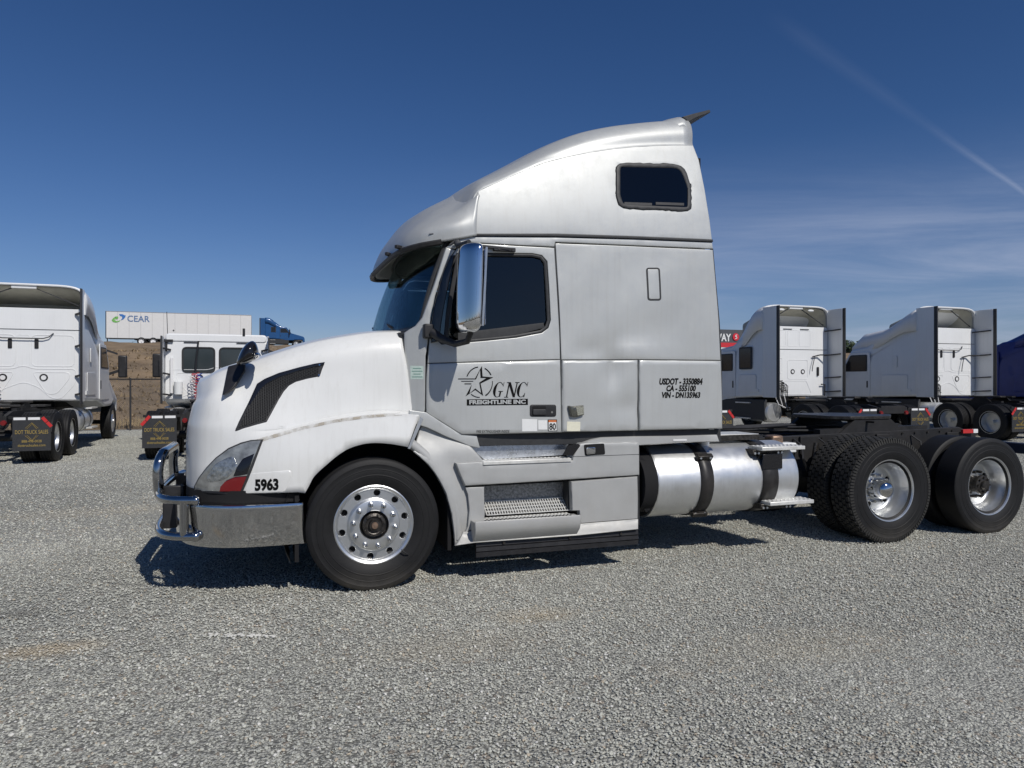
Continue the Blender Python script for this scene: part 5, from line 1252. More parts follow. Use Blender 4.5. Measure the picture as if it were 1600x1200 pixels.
def dual_wheel(loc, Rr, blocks, cap, flat):
    w_ = empty('dual_wheel', T, loc); wd = .272
    t1 = tyre_obj(w_, Rr, wd, wd / 2, not blocks and False, blocks, 'outer_tyre')
    t2 = tyre_obj(w_, Rr, wd, wd / 2 + .335, False, blocks, 'inner_tyre')
    if not blocks:
        for t in (t1, t2): t.data.materials[0] = M_RUBBER
    b = MB().lathe([(.296, .035), (.303, .022), (.311, .020), (.314, .028), (.309, .040), (.298, .045), (.285, .05), (.280, .075), (.262, .11), (.255, .125), (.245, .155), (.238, .185), (.226, .205), (.21, .214)], (0, 0, 0), 'y', 72)
    b.obj('rim', M_ALU, w_)
    out, hl_ = disc_with_holes(None, .07, .222, [R(18 + 36 * k + 10) for k in range(10)][::2], .028, .180, None, .02)
    plate('wheel_disc', out, lambda x, z: (V((x, .21, z)), NY), M_ALU, w_, off=0, depth=.02, holes=hl_, res=.03, edge=.002, eo=.002)
    MB().lathe([(0, .26), (.22, .26)], (0, 0, 0), 'y', 32).obj('brake_drum', M_DARK, w_)
    if cap:
        MB().lathe([(0, .022), (.03, .024), (.06, .034), (.082, .055), (.096, .09), (.102, .14), (.103, .2)], (0, 0, 0), 'y', 48).obj('hub_cap', M_CHROME, w_)
        for k in range(10):
            a = R(36 * k); MB().cyl((.138 * math.cos(a), .21, .138 * math.sin(a)), (.138 * math.cos(a), .165, .138 * math.sin(a)), .015, 8).obj('lug_nut', M_CHROME, w_)
    else:
        MB().lathe([(0, .06), (.045, .062), (.05, .07), (.05, .09), (.10, .10), (.105, .12), (.085, .13), (.09, .21)], (0, 0, 0), 'y', 32).obj('axle_hub', M_GREASE, w_)
        for k in range(8): a = R(45 * k); MB().cyl((.078 * math.cos(a), .10, .078 * math.sin(a)), (.078 * math.cos(a), .08, .078 * math.sin(a)), .011, 6).obj('hub_bolt', M_GREASE, w_)
        for k in range(10):
            a = R(36 * k); MB().cyl((.138 * math.cos(a), .21, .138 * math.sin(a)), (.138 * math.cos(a), .15, .138 * math.sin(a)), .015, 6).obj('lug_nut', M_GREASE, w_)
    return w_
dw1 = dual_wheel((5.13, -1.215, .518), .530, True, True, False)
dw2 = dual_wheel((6.50, -1.215, .500), .510, False, False, False)
for w_ in (dw1, dw2):
    c = copy_tree(w_, T); c.location.y *= -1; c.rotation_euler = (0, 0, math.pi)
# ================================================================== parked trucks in the row behind
def lo_wheel(name, parent, loc, out, Rr=.51, wd=.27, dual=False, deep=True):
    w_ = empty(name, parent, loc); s = out
    key = ('tyre', dual)
    def L_(prof, nm, m, seg=36):
        k = (nm, s, dual, deep)
        if k in CACHE: o = CACHE[k].copy(); COL.objects.link(o); o.parent = w_; return o
        o = MB().lathe([(r, y * -s) for r, y in prof], (0, 0, 0), 'x', seg).obj(nm, m, w_, angle=30); CACHE[k] = o; return o
    pr = tyre_prof(Rr, wd, True)
    L_([(r, y + wd / 2) for r, y in pr], 'tyre', M_RUBBER)
    if dual: L_([(r, y + wd / 2 + .33) for r, y in pr], 'inner_tyre', M_RUBBER)
    if deep: L_([(.30, .02), (.312, .02), (.30, .045), (.28, .06), (.255, .12), (.235, .20), (.07, .21), (.06, .08), (0, .08)], 'rim', M_ALU)
    else: L_([(.30, .02), (.312, .02), (.29, .03), (.2, .03), (.17, .01), (.08, .01), (.07, -.02), (0, -.02)], 'rim', M_ALU)
    return w_
CACHE = {}
def flap_text(parent, w2, z):
    def tx(nm, s, wd, ht, zc, bold=.02):
        uv, fs = text_mesh(s, bold=bold)
        return newobj(nm, [V((-wd / 2 + wd * a, -.012, zc - ht / 2 + ht * b)) for a, b in uv], fs, M_GOLD, parent, smooth=False)
    tx('flap_name', 'DOT TRUCK SALES', w2 * .86, .075, z + .06, .0)
    tx('flap_phone', '888-498-0028', w2 * .52, .05, z - .12, .0); tx('flap_address', 'dottrucksales.com', w2 * .72, .05, z - .20, .0)
    b = MB()
    for sg in (1, -1):
        for a, c in (((-.11, .02), (0, .13)), ((0, .13), (.11, .02))):
            b.bar((a[0], -.012, z + .06 + sg * (a[1] + .05)), (c[0], -.012, z + .06 + sg * (c[1] + .05)), .004, .008, (0, 1, 0))
            b.bar((a[0] * .75, -.012, z + .06 + sg * (a[1] + .04)), (c[0] * .75, -.012, z + .06 + sg * (c[1] * .85 + .04)), .004, .006, (0, 1, 0))
    b.obj('flap_diamond', M_GOLD, parent, smooth=False)
def stadium(x0, z0, x1, z1, r): return rounded([(x0, z0), (x1, z0), (x1, z1), (x0, z1)], r, 4)
def outline_strip(poly, y, wd, dp, name, m, parent):
    b = MB(); n = len(poly)
    b.tube([(p[0], y, p[1]) for p in poly] + [(poly[0][0], y, poly[0][1])], wd, 5, False); return b.obj(name, m, parent)
def bg_truck(label, x, y, rz=0, paint=M_WHITE2, kind='high', group='white road tractors parked in a row', tail=3.0, style='a', hoses='red', ext=True, flap=True, ztop=3.9, name='parked_tractor', cat='semi truck', side_window=False, inner=M_BEIGE, mirrors=True, sl=None):
    t = thing(name, label, cat, (x, y, 0), rz, group); Wd = 1.22
    sl = sl or {'high': 1.75, 'mid': 1.75, 'day': .15}[kind]; ck = sl + 1.15   # length of the sleeper, then of the doors
    zr = {'high': 3.32, 'mid': 3.05, 'day': 2.68}[kind]
    # side profile of cab and hood, y forward
    prof = [(0, 1.18), (0, zr), (sl * .5, zr if kind != 'day' else 2.7), (sl, min(zr, 2.92) if kind != 'day' else 2.74), (sl + .25, 2.80), (ck - .25, 2.74), (ck + .38, 1.98), (ck + .45, 1.93), (ck + 2.0, 1.52), (ck + 2.16, 1.30), (ck + 2.2, .75), (ck + 1.95, .72), (ck + 1.85, 1.05), (ck + .9, 1.05), (ck + .7, .95), (sl + .9, .95), (sl, 1.12)]
    # front narrows: build as cross-width loft
    b = MB(); n = len(prof); vs = []
    def hw(yy, zz): 
        k = Wd - .02
        if yy > ck: k -= .14 * ss(ck, ck + .6, yy) * (1 if zz > 1.1 else 0) + .10 * ss(ck + 1.4, ck + 2.2, yy)
        if zz > 2.5: k -= .05 * (zz - 2.5)
        return k
    vs = [V((-hw(*p), p[0], p[1])) for p in prof] + [V((hw(*p), p[0], p[1])) for p in prof]
    fs = [tuple(range(n)), tuple(range(n, 2 * n))[::-1]] + [(i, (i + 1) % n, n + (i + 1) % n, n + i) for i in range(n)]
    o = b.add(vs, fs).obj('cab', paint, t, bevel=.07, bseg=3, angle=50)
    yb = -.012
    if kind != 'day':
        o = MB().prism(stadium(-1.17, 1.2, 1.17, zr - .0, .06), yb - .02, .02).obj('rear_wall', paint, t, bevel=.01)
    seam = MB()
    # doors, side windows, handles on both sides
    for s in (-1, 1):
        X = s * (Wd - .015)
        dprof = rounded([(sl + .08, 1.15), (sl + .08, 2.62), (ck - .22, 2.62), (ck + .22, 2.0), (ck + .22, 1.15)], .06, 3)
        d = MB().prism(dprof, X - .012, X + .012, 'x').obj('door', paint, t, bevel=.006)
        wp = rounded([(sl + .18, 1.98), (sl + .18, 2.54), (ck - .25, 2.54), (ck + .12, 1.98)], .05, 3)
        MB().prism(wp, X - .02, X + .02, 'x').obj('window_frame', M_SEAL, d)
        MB().prism([((p[0] - (sl + .65)) * .9 + sl + .65, (p[1] - 2.25) * .88 + 2.25) for p in wp], X - .024, X + .024, 'x').obj('pane', M_GLOSSBLK, d)
        MB().box((X + s * .012, sl + .18, 1.55), (.03, .05, .22)).obj('handle', M_BLACK, d, bevel=.008)
        if kind != 'day':
            MB().prism(stadium(.35, 1.3, min(1.35, sl - .12), 1.85, .05), X - .008, X + .008, 'x').obj('luggage_door', paint, t, bevel=.006)
            if side_window:
                q = MB().prism(stadium(sl * .42, 2.02, sl * .42 + .62, 2.72, .06), X - .014, X + .014, 'x').obj('sleeper_window', M_SEAL, t)
                MB().prism(stadium(sl * .42 + .05, 2.07, sl * .42 + .57, 2.67, .05), X - .018, X + .018, 'x').obj('pane', M_GLOSSBLK, q)
            else:
                MB().prism(stadium(.75, 2.1, .87, 2.45, .03), X - .008, X + .008, 'x').obj('vent_hatch', paint, t, bevel=.004)
            MB().box((X + s * .003, .35, 1.36), (.02, .25, .09)).obj('reflector', M_STICK, t)
        if style != 'a': MB().box((X - s * .06, sl * .5 + .62, .78), (.10, sl + 1.3, .62)).obj('side_skirt', M_SEAL, t, bevel=.02)
        if mirrors:
            m_ = empty('mirror', t)
            MB().box((s * 1.55, ck + .22, 2.05), (.22, .14, .62)).obj('mirror_housing', M_BLACK, m_, bevel=.04, bseg=3)
            MB().bar((s * 1.15, ck + .25, 1.82), (s * 1.5, ck + .22, 1.95), .06, .07).obj('mirror_arm', M_BLACK, m_)
            MB().bar((s * 1.15, ck + .20, 2.5), (s * 1.42, ck + .24, 2.4), .05, .05).obj('visor_arm', M_BLACK, m_)
        MB().box((s * 1.0, ck + 1.5, 1.25), (.06, .4, .1)).obj('hood_trim', paint, t)
    MB().prism([(ck + .36, 2.02), (ck - .22, 2.70), (ck - .20, 2.72), (ck + .39, 2.03)], -1.0, 1.0, 'x').obj('windscreen', M_GLOSSBLK, t)
    # roof fairing, hollow and open at the back
    if kind in ('high', 'mid'):
        Lr = sl + (.95 if style != 'b' else .30); rows = []
        for k in range(13):
            yy = Lr * k / 12; f = k / 12
            zt = ztop + (2.84 - ztop) * (ss(.12, 1.15, f) / ss(.12, 1.15, 1)) if style != 'c' else (ztop + (3.34 - ztop) * ss(-.06, .52, f) - .08 * ss(.52, .86, f) - .40 * ss(.84, 1, f)); wk = 1 - .12 * ss(.3, 1, f); z0 = zr - .12 - (zr - .12 - 2.70) * ss(.1, .7, f)
            row = []
            for j in range(21):
                a = math.pi * j / 20; ca = math.cos(a); sa = math.sin(a); e = .32
                row.append(V((-Wd * wk * math.copysign(abs(ca) ** e, ca) , yy, z0 + (zt - z0) * (abs(sa) ** e))))
            rows.append(row)
        vs, fs = grid_mesh(rows); b = MB(); b.v = vs; b.f = fs
        rf_ = b.obj('roof_fairing', paint, t, angle=50); rf_.data.materials.append(inner)
        sd = rf_.modifiers.new('solid', 'SOLIDIFY'); sd.thickness = .03; sd.offset = 1 ; sd.material_offset = 0
        # pale lining behind the opening
        row0 = rows[0]; b = MB(); zz = zr
        li = [V((p.x * .965, .05, zr - .1 + (p.z - zr + .1) * .955)) for p in row0]; lf = [V((p.x * .9, 1.15, zr - .1 + (p.z - zr + .1) * .45)) for p in row0]
        vs, fs = grid_mesh([li, lf]); b.add(vs, fs); b.add(lf, [tuple(range(len(lf)))]); b.obj('fairing_lining', inner, rf_)
        MB().box((0, .03, ztop - .045), (.5, .08, .09)).obj('lamp_plate', paint, rf_, bevel=.01)
        for s in (-1, 1): MB().bar((s * .22, .06, ztop - .07), (s * 1.12, .10, zr + .08), .03, .02).obj('brace', M_SEAL, rf_)
        b = MB(); b.tube([V((p.x, -.02, p.z)) for p in row0], .028, 8); b.obj('fairing_rim', paint, rf_)
        if style == 'b':
            for s in (-.55, .55): MB().sphere((s, -.01, ztop - .12), .09, 12, 6, (1.3, .3, .4)).obj('work_lamp', M_STICK, rf_)
    else:
        MB().prism(stadium(-1.16, 2.60, 1.16, 2.80, .09), -.03, 1.1, 'y').obj('roof_panel', paint, t, bevel=.03)
        for cx in (-.42, .42):
            q = outline_strip(stadium(cx - .36, 1.86, cx + .36, 2.46, .1), yb - .005, .022, 0, 'rear_window', M_SEAL, t)
            MB().prism(stadium(cx - .36, 1.86, cx + .36, 2.46, .1), yb - .004, yb + .01, 'y').obj('pane', M_PANE, q)
        q = MB().box((-1.28, .02, 1.95), (.05, .09, 1.5)); 
        for cx in (-.6, .6): MB().box((cx, yb - .01, 2.585), (.3, .02, .02)).obj('roof_vent', M_SEAL, t)
        MB().prism(stadium(-1.16, 1.2, 1.16, 2.6, .05), yb - .0, .02).obj('rear_wall', paint, t, bevel=.01)
        MB().cyl((-1.02, -.06, 1.35), (-1.02, -.06, 2.2), .035, 8).obj('air_intake_pipe', M_WHTAPE, t)
        MB().cyl((-.86, -.12, 1.32), (-.86, -.12, 1.62), .1, 14).obj('reservoir', M_STICK, t)
        MB().cyl((-1.15, .3, 2.72), (-1.17, .3, 3.35), .008, 6).obj('aerial', M_BLACK, t)
        MB().box((-1.14, -.02, 2.5), (.05, .05, .28)).obj('grab_handle', M_BLACK, t, bevel=.01)
        MB().box((-1.1, -.04, 2.62), (.22, .06, .06)).obj('corner_bracket', M_BLACK, t)
        MB().box((.62, -.0, 2.86), (.06, .08, .2)).obj('gps_antenna', M_BLACK, t, bevel=.01)
    # embossed panels of the back wall
    y0 = yb - .02 if kind != 'day' else yb
    def emb(poly, w_=.009): 
        outline_strip(poly, y0, w_, 0, 'pressed_rib', paint, t)
    def porthole(cx, cz, r):
        b = MB().lathe([(r - .02, -.012), (r, -.02), (r + .012, -.005), (r + .012, .01)], (cx, y0, cz), 'y', 24); b.obj('port_ring', M_BLACK, t)
        MB().lathe([(0, -.008), (r - .015, -.008)], (cx, y0, cz), 'y', 20).obj('port_cap', paint, t)
    if style in 'ac':
        if kind != 'day':
            MB().box((0, y0 - .002, 2.83), (2.3, .014, .012)).obj('wall_seam', M_SEAL, t)
            emb(stadium(.16, 1.98, 1.02, 2.70, .12)); emb(stadium(-1.02, 1.98, -.16, 2.70, .12)); emb(stadium(-.12, 1.98, .12, 2.70, .05), .006)
            for s in (-1, 1): MB().box((s * .26, y0 - .01, 2.50), (.085, .03, .22)).obj('vent_slot', M_BLACK, t, bevel=.02)
            MB().tube([(-.62, y0 - .02, 2.75), (-.55, y0 - .06, 2.66), (-.4, y0 - .06, 2.62), (.4, y0 - .06, 2.62), (.52, y0 - .06, 2.66), (.6, y0 - .02, 2.75)], .012, 6).obj('hose_rail', M_SEAL, t)
        for s in (-1, 1):
            emb(rounded([(s * .18, 1.84), (s * .92, 1.84), (s * .92, 1.70), (s * .66, 1.34), (s * .46, 1.34), (s * .24, 1.72)], .08, 3))
            porthole(s * .40, 1.72, .075)
        emb(rounded([(-1.05, 1.22), (-.85, 1.22), (-.3, 1.5), (0, 1.62), (.3, 1.5), (.55, 1.24), (.75, 1.22), (1.05, 1.6), (1.05, 1.92), (.2, 1.92), (0, 2.0), (-.2, 1.92), (-1.05, 1.92), (-1.05, 1.6)], .1, 3))
    else:
        MB().box((0, y0 - .002, 2.62), (2.3, .014, .012)).obj('wall_seam', M_SEAL, t)
        for cx in (-.62, -.15, .3): emb(stadium(cx - .2, 2.72, cx + .2, 3.2, .03), .006)
        for cx in (-.35, .28): MB().box((cx, y0 - .01, 3.24), (.32, .02, .02)).obj('vent_slot', M_SEAL, t)
        emb(stadium(-.35, 1.72, .4, 2.3, .06)); emb(rounded([(-.5, 1.25), (.55, 1.25), (.35, 1.66), (-.5, 1.66)], .06, 3)); emb(stadium(-1.05, 1.9, -.55, 2.35, .05))
        for cx in (-.16, .22): porthole(cx, 1.94, .065)
        MB().box((.78, y0 - .02, 1.95), (.07, .05, .28)).obj('grab_bracket', M_BLACK, t, bevel=.02)
        MB().tube([(1.0, y0 - .05, 1.2), (1.0, y0 - .07, 1.55), (.86, y0 - .07, 1.55)], .02, 6).obj('pipe', M_BLACK, t)
    # side extenders behind the cab
    if ext:
        for s in (-1, 1):
            zt = ztop - .08 if kind != 'day' else 2.72; el = .62 if style in 'bc' else .28
            e = MB().prism([(0.02, 1.16), (-el, 1.16), (-el, zt), (.02, zt)], s * (Wd - .015) - .015, s * (Wd - .015) + .015, 'x').obj('side_extender', paint, t, bevel=.006)
            MB().prism([(-el + .02, 1.10), (-el - .10, 1.10), (-el - .10, zt), (-el + .02, zt)], s * (Wd - .01) - .014, s * (Wd - .01) + .02, 'x').obj('extender_rubber', M_SEAL, e, bevel=.006)
            for zz in ((1.32, 1.75, 2.45, 3.2) if kind != 'day' else (1.3, 1.8, 2.4)):
                MB().bar((s * 1.05, y0 - .02, zz), (s * (Wd - .03), -el + .06, zz + .03), .05, .035).obj('extender_stay', M_BLACK, e)
    # cables
    rnd = random.Random(int(abs(x) * 10))
    def coil(m, x0, z0, x1, z1, r, yy, turns, nm):
        pts = []
        for k in range(turns * 8 + 1):
            f = k / (turns * 8); a = k * math.pi / 4; pts.append((x0 + (x1 - x0) * f + r * math.cos(a), yy - .06 + r * .6 * math.sin(a), z0 + (z1 - z0) * f + .01 * math.sin(3 * a)))
        MB().tube(pts, .011, 5).obj(nm, m, t)
    if style == 'a':
        cx = -.52 if kind != 'day' else -.42
        MB().tube([(cx, -.08, 2.62), (cx - .04, -.12, 2.2), (cx - .06, -.14, 1.84)], .022, 6).obj('cable_hanger', M_BLACK, t)
        coil(M_REDHOSE, cx - .06, 1.84, cx - .30 if kind != 'day' else cx + .02, 1.15, .085, -.14, 9, 'red_air_hose'); coil(M_BLUEHOSE if kind == 'day' else M_BLACK, cx + .03, 1.82, cx + .08, 1.25, .06, -.16, 7, 'cable_coil')
        coil(M_STICK, cx - .12, 1.8, cx - .1, 1.3, .07, -.17, 6, 'pale_hose')
    else:
        MB().tube([(-1.0, -.06, 2.45), (-.72, -.08, 2.45), (-.7, -.1, 1.9), (-.72, -.1, 1.5)], .014, 6).obj('hose_pole', M_BLACK, t)
        for k in range(9):
            xo = -.92 + .055 * k; MB().tube([(-.72, -.12, 1.66), (xo, -.2, 1.6 - .05 * (k % 3)), (xo - .02, -.2, 1.2), (xo + .06, -.25, .95 - .03 * k), (xo + .2, -.4, .85)], .013, 5).obj('air_hose', M_BLACK if k % 3 else M_WHTAPE, t)
        coil(M_BLACK, -.78, 1.66, -.6, 1.3, .12, -.14, 7, 'cable_coil')
        MB().tube([(.55, -.08, 2.4), (.8, -.12, 2.46), (1.1, -.3, 2.46)], .02, 6).obj('hose_arm', M_BLACK, t); MB().tube([(.62, -.1, 2.42), (.52, -.12, 2.1), (.5, -.12, 1.95)], .012, 5).obj('hose', M_SEAL, t)
    # chassis behind the cab
    L2 = -tail; toff = -.45 if style == 'c' else 0
    for s in (-1, 1): MB().prism([(ck + 1.8, .70), (ck + 1.8, .95), (-1, 1.03), (L2 + .4, 1.03), (L2, .95), (L2, .80), (-1, .76)], s * .43 - .035, s * .43 + .035, 'x').obj('frame_rail', M_CHASSIS, t)
    for yy in (-.5, -1.6, L2 + .05): MB().box((0, yy, .9), (.8, .1, .2)).obj('cross_member', M_CHASSIS, t)
    MB().box((0, -.35, 1.08), (1.1, .6, .04)).obj('deck_plate', M_CHASSIS, t)
    MB().box((0, 2.2, .95), (.9, 3.0, .6)).obj('engine_block', M_DARK, t)
    ax = (L2 + .62, L2 + 1.92)
    for yy in ax:
        for s in (-1, 1): lo_wheel('drive_wheel', t, (s * 1.21, yy, .5), s, dual=True)
        MB().cyl((-1.0, yy, .5), (1.0, yy, .5), .08, 12).obj('drive_axle', M_CHASSIS, t)
    for s in (-1, 1): lo_wheel('steer_wheel', t, (s * 1.19, ck + 1.05, .5), s, deep=False)
    MB().cyl((-1.0, ck + 1.05, .48), (1.0, ck + 1.05, .48), .06, 10).obj('steer_axle', M_CHASSIS, t)
    for s in (-1, 1):
        q = empty('fuel_tank', t)
        MB().lathe([(0, -.35), (.27, -.34), (.31, -.30), (.31, .95), (.27, .99), (0, 1.0)], (s * .88, .45, .72), 'z', 32).obj('tank_end', M_TANK, q) if False else MB().tube([(s * .88, -.10 + toff, .70), (s * .88, -.06 + toff, .70), (s * .88, 1.2 + toff, .70), (s * .88, 1.24 + toff, .70)], [.27, .30, .30, .27], 28).obj('tank_body', M_TANK, q)
        for yy in (.2, .9): MB().tube([(s * .88, yy - .03, .70), (s * .88, yy + .03, .70)], .308, 28, False).obj('tank_strap', M_SEAL, q)
        for zz, yy in ((.50, .95), (.98, .95)): MB().box((s * 1.18, yy, zz), (.16, .7, .035)).obj('tank_step', M_TREAD, q)
    f5 = empty('fifth_wheel', t); ym = (ax[0] + ax[1]) / 2 + .2
    MB().prism([(-.46, ym + .35), (.46, ym + .35), (.46, ym - .1), (.3, ym - .5), (.12, ym - .52), (.07, ym - .02), (-.07, ym - .02), (-.12, ym - .52), (-.3, ym - .5), (-.46, ym - .1)], 1.17, 1.215, 'z').obj('coupling_plate', M_GREASE, f5, bevel=.008)
    for s in (-1, 1):
        MB().prism([(ym - .35, 1.02), (ym - .15, 1.17), (ym + .2, 1.17), (ym + .4, 1.02)], s * .4 - .03, s * .4 + .03, 'x').obj('plate_bracket', M_CHASSIS, f5)
        MB().bar((s * .36, ym - .6, 1.05), (s * .36, ym + .9, 1.05), .09, .05).obj('slide_rail', M_CHASSIS, f5)
    # quarter fenders over the rear wheels, flaps, lamps
    for s in (-1, 1):
        MB().bar((s * .5, L2 + .02, .92), (s * 1.2, L2 + .02, .92), .05, .05).obj('flap_hanger', M_CHASSIS, t)
        q = empty('mud_flap', t, (s * .89, L2 - .02, 0))
        pts = [(-.32, .92), (.32, .92), (.32, .27), (-.32, .27)]
        pts = [(-.32, .92), (.32 - (.14 if s > 0 else 0), .92), (.32, .92 - (.16 if s > 0 else 0)), (.32, .27), (-.32, .27), (-.32, .92 - (.16 if s < 0 else 0)), (-.32 + (.14 if s < 0 else 0), .92)]
        pts = [p for i, p in enumerate(pts) if not (i and p == pts[i - 1])][(1 if s < 0 else 0):]
        MB().prism(pts, -.008, .008).obj('flap', M_SEAL, q)
        if flap: flap_text(q, .64, .58)
        dgn = MB().bar((s * .18, -.012, .90), (s * .315, -.012, .74), .012, .06, (0, 1, 0)); q2 = MB()
        a = V((s * .175, -.014, .925)); c = V((s * .335, -.014, .735))
        for k in range(2):
            p0 = a.lerp(c, k / 2 + .02); p1 = a.lerp(c, k / 2 + .48)
            MB().bar(p0, p1, .06, .006, (0, 1, 0)).obj('reflective_tape', M_REDTAPE, q)
        for k in range(2):
            xa = -s * .30 + s * k * .24
            MB().box((xa + s * .1, -.014, .90), (.20, .006, .05)).obj('reflective_tape', M_WHTAPE, q)
        MB().lathe([(0, -.03), (.045, -.028), (.055, -.01), (.055, .02)], (s * .42 , L2 - .02, .82), 'y', 18).obj('tail_lamp', M_REDREF, t)
        b = MB(); rows = []
        for k in range(9):
            a = R(35 + 110 * k / 8); rows.append([V((s * xx, ax[1 if False else 0] + .57 * math.cos(a) * (-1), .5 + .57 * math.sin(a))) for xx in (.62, 1.2)])
    MB().cyl((-.3, L2 + .1, .62), (-.3, L2 + .5, .62), .09, 14).obj('air_tank', M_CHASSIS, t)
    return t
M_PANE = mat('rear_window_pane', (.03, .04, .045), .05, 0, coat=.5)
for _t in ((
    dict(label='white high roof sleeper tractor seen from behind at the far left of the lot', x=-6.15, y=12.35, rz=R(1.5), kind='high', tail=2.95, style='a', ztop=3.86)),
    dict(label='white day cab tractor with two rear windows and coiled red hoses', x=-2.03, y=12.3, rz=R(0), kind='day', tail=2.95, style='a'),
    dict(label='tractor behind the silver sleeper with only its right mud flap and tyres in view', x=8.72, y=12.2, rz=0, kind='day', tail=4.2, style='a'),
    dict(label='white sleeper tractor with square side window, left of the two white ones at right', x=14.52, y=11.15, rz=0, kind='high', tail=3.6, style='b', ztop=3.95, side_window=True, sl=1.3),
    dict(label='white sleeper tractor with peaked roof fairing and silver fuel tank beside the blue one', x=19.35, y=10.05, rz=0, kind='high', tail=2.95, style='c', ztop=3.98),
    dict(label='dark blue sleeper tractor cut off by the right edge of the photo', x=23.05, y=8.4, rz=0, kind='mid', tail=2.95, style='b', paint=M_BLUE, group='', ztop=3.40)):
    _t['group'] = _t.get('group', 'white road tractors parked in a row') or None
    bg_truck(**_t)
# ================================================================== the trailer outfit on the raised road
def road_outfit():
    xl = UX(165, 540, 0)
    y = 93.5
    a = U(165, 487, y); b_ = U(392.5, 491, y); zt = (a.z + b_.z) / 2
    tr = thing('box_trailer', 'long white box trailer with green and blue swirl logo on the raised road', 'trailer', (0, y, 0))
    zb = a.z - (528 - 487) / FPX * (a - CAM).dot(CF)
    MB().box(((a.x + b_.x) / 2, 1.3, (zt + zb) / 2), (b_.x - a.x, 2.6, zt - zb)).obj('trailer_box', mat('trailer_white', (.66, .66, .65), .45, var=.03, streak=.1), tr, bevel=.03)
    n = 13
    for k in range(1, n + 0):
        MB().box((a.x + (b_.x - a.x) * k / n, -.006, (zt + zb) / 2), (.035, .012, zt - zb - .15)).obj('panel_joint', mat('joint_grey%d' % k, (.42, .42, .42), .5), tr)
    MB().box(((a.x + b_.x) / 2, -.01, zb - .03), (b_.x - a.x, .06, .12)).obj('lower_rail', M_SEAL, tr)
    MB().box(((a.x + b_.x) / 2, -.01, zt - .02), (b_.x - a.x, .05, .06)).obj('upper_rail', M_ALU, tr)
    MB().box((a.x + .03, 1.3, (zt + zb) / 2), (.1, 2.62, zt - zb)).obj('rear_frame', M_SEAL, tr)
    MB().box((a.x + .1, 1.3, zb - .55), (.1, 2.3, .12)).obj('underride_bar', M_SEAL, tr); MB().box((a.x + .1, .5, zb - .3), (.1, .1, .55)).obj('bar_post', M_SEAL, tr)
    for px in (221, 239.5):
        c = U(px, 533, y)
        lw = lo_wheel2('trailer_wheel', tr, (c.x, .02, RZ + .5)); lw2 = lo_wheel2('trailer_wheel', tr, (c.x, 2.55, RZ + .5))
    MB().box((U(230, 530, y).x, 1.3, RZ + .85), (3.2, 1.2, .3)).obj('axle_frame', M_CHASSIS, tr)
    for s in (.6, 2.0): MB().box((b_.x - 2.6, s, RZ + .6), (.12, .12, 1.1)).obj('landing_leg', M_CHASSIS, tr)
    uv, fs = text_mesh('CEAR', bold=.01); p0 = U(199, 502.5, y); p1 = U(234, 493.8, y)
    newobj('trailer_name', [V((p0.x + (p1.x - p0.x) * u_, -.03, p0.z + (p1.z - p0.z) * v_)) for u_, v_ in uv], fs, mat('name_blue', (.10, .18, .34), .5), tr, smooth=False)
    def cres(name, pts, m):
        ps = [U(150 + x / 4.571, 470 + yy / 4.571, y) for x, yy in pts]; tri = tessellate_polygon([[V((p.x, p.z, 0)) for p in ps]])
        newobj(name, [V((p.x, -.03, p.z)) for p in ps], [tuple(t) for t in tri], m, tr, smooth=False)
    cres('logo_green', [(112, 138), (125, 122), (148, 108), (135, 125), (134, 138), (150, 146), (175, 138), (168, 148), (145, 156), (122, 152)], mat('logo_green', (.16, .42, .10), .5))
    cres('logo_blue', [(165, 95), (190, 96), (205, 104), (212, 102), (210, 116), (196, 132), (176, 140), (188, 124), (186, 112), (172, 108)], mat('logo_blue', (.04, .16, .45), .5))
    cres('logo_green_inner', [(135, 118), (155, 110), (160, 122), (152, 132), (138, 132)], MATS['logo_green'])
    cres('logo_sign', [(547, 212), (554, 205), (561, 212), (554, 219)], M_SEAL)
    # blue tractor pulling it: its own thing, facing +x
    c0 = U(405, 538, y + .1)
    t = bg_truck('royal blue sleeper tractor pulling the white trailer along the raised road', c0.x + .75, y + 1.3, -math.pi / 2, paint=M_ROYAL, kind='high', group=None, tail=2.9, style='b', ext=True, flap=False, ztop=3.95, name='blue_tractor', side_window=True)
    t.location.z = RZ
def lo_wheel2(name, parent, loc):
    w_ = empty(name, parent, loc)
    MB().lathe(tyre_prof(.5, .26, False), (0, 0, 0), 'y', 32).obj('tyre', M_RUBBER, w_)
    MB().lathe([(.31, -.11), (.29, -.10), (.25, .0), (.12, .02), (.1, -.08), (0, -.08)], (0, 0, 0), 'y', 24).obj('rim', M_WHTAPE, w_); return w_
road_outfit()
# shrubs and trees on the skyline
for i, (px, py, y, h, r, lab) in enumerate(((497, 541, 99, 1.5, 1.7, 'low dark bush at the road edge right of the blue tractor'), (507, 541, 101, 1.2, 1.3, 'smaller bush beside the dark bush near the white hood'), (213, 540, 98.5, 1.0, 1.2, 'tiny shrub under the trailer behind its wheels'))):
    q = U(px, py, y); tree('bush', lab, 'bush', q.x, y, RZ - .2, h, r, False, 500, i + 2)
q = U(1330, 572, 75); tree('tree', 'dark leafy tree on the skyline between the two white tractors at right', 'tree', q.x, 75, 0.5, 8.3, 2.6, True, 2600, 11)
q = U(1318, 560, 78); tree('tree', 'lower clump of tree left of the taller dark tree at right', 'tree', q.x, 78, 0.5, 7.0, 1.8, True, 1500, 12)
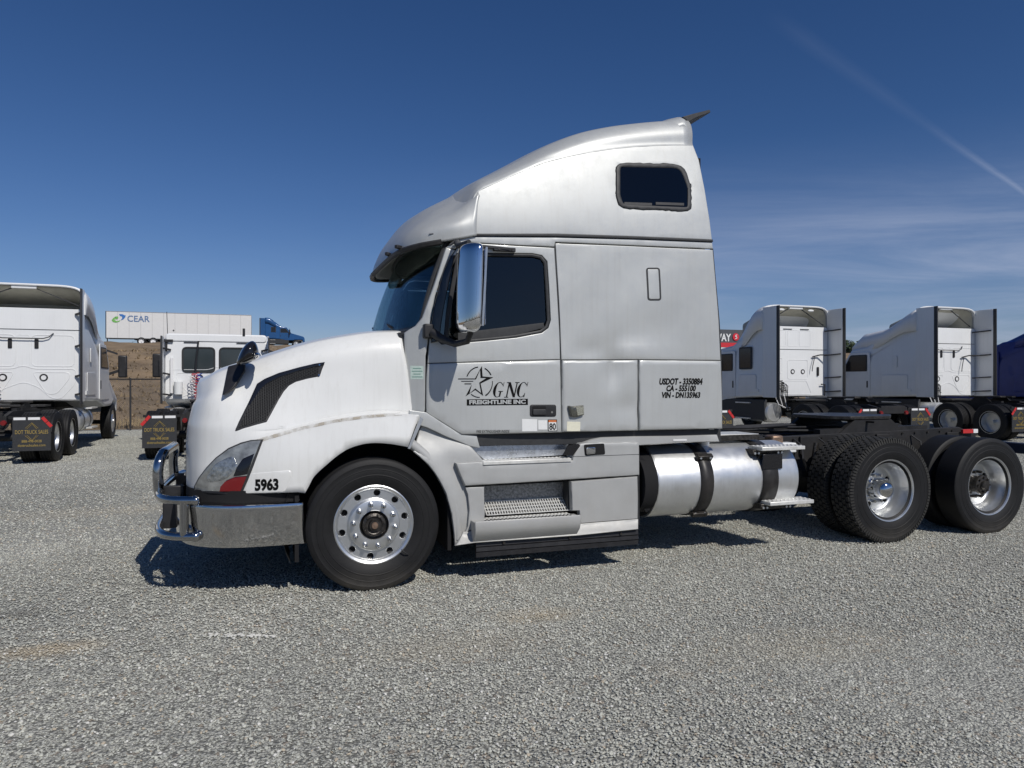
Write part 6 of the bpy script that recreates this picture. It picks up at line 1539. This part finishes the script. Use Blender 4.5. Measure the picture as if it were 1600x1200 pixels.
# --- supermarket front with its sign
def store():
    y = 105; a = U(1040, 515, y); b_ = U(1161, 515, y); zt = U(1150, 515.5, y).z; zs = U(1150, 536, y).z; zr0 = U(1150, 543, y).z
    s = thing('supermarket_building', 'low supermarket front with grey band, red stripe and white sign letters behind the silver cab', 'store', (0, y, 0))
    MB().box(((a.x + b_.x) / 2 + 1, 10, (zr0) / 2), (b_.x - a.x + 6, 20, zr0)).obj('store_wall', mat('store_cream', (.45, .43, .38), .8, var=.05), s)
    MB().box(((a.x + b_.x) / 2, .2, (zt + zs) / 2), (b_.x - a.x, 1.0, zt - zs)).obj('sign_board', mat('sign_grey', (.075, .08, .09), .6), s)
    MB().box(((a.x + b_.x) / 2, .1, (zs + zr0) / 2), (b_.x - a.x, 1.2, zs - zr0)).obj('red_stripe', mat('sign_red', (.52, .03, .04), .5), s)
    MB().box(((a.x + b_.x) / 2, .05, zr0 - .25), (b_.x - a.x + 2, 1.5, .35)).obj('white_fascia', M_STICK, s)
    for k in range(5): MB().box((b_.x + 1.5 - k * 3.2, -.02, 2.0), (2.4, .06, 3.0)).obj('store_window', M_GLOSSBLK, s)
    uv, fs = text_mesh('SAFEWAY', bold=.03); p1 = U(1142.5, 521.5, y - .4); p0 = U(1142.5 - 50, 532.5, y - .4)
    newobj('sign_letters', [V((p0.x + (p1.x - p0.x) * u_, -.36, p0.z + (p1.z - p0.z) * v_)) for u_, v_ in uv], fs, M_STICK, s, smooth=False)
    c = U(1149.8, 526.5, y - .4)
    MB().lathe([(0, -.45), (.68, -.45), (.68, -.3)], (c.x, 0, c.z), 'y', 32).obj('sign_disc', mat('logo_red', (.6, .02, .04), .5), s)
    b = MB(); b.tube([(c.x + .28, -.47, c.z + .42), (c.x - .10, -.47, c.z + .28), (c.x - .16, -.47, c.z + .1), (c.x + .12, -.47, c.z - .08), (c.x + .14, -.47, c.z - .26), (c.x - .28, -.47, c.z - .42)], [.03, .10, .13, .13, .10, .03], 6); b.obj('sign_curl', M_STICK, s)
store()
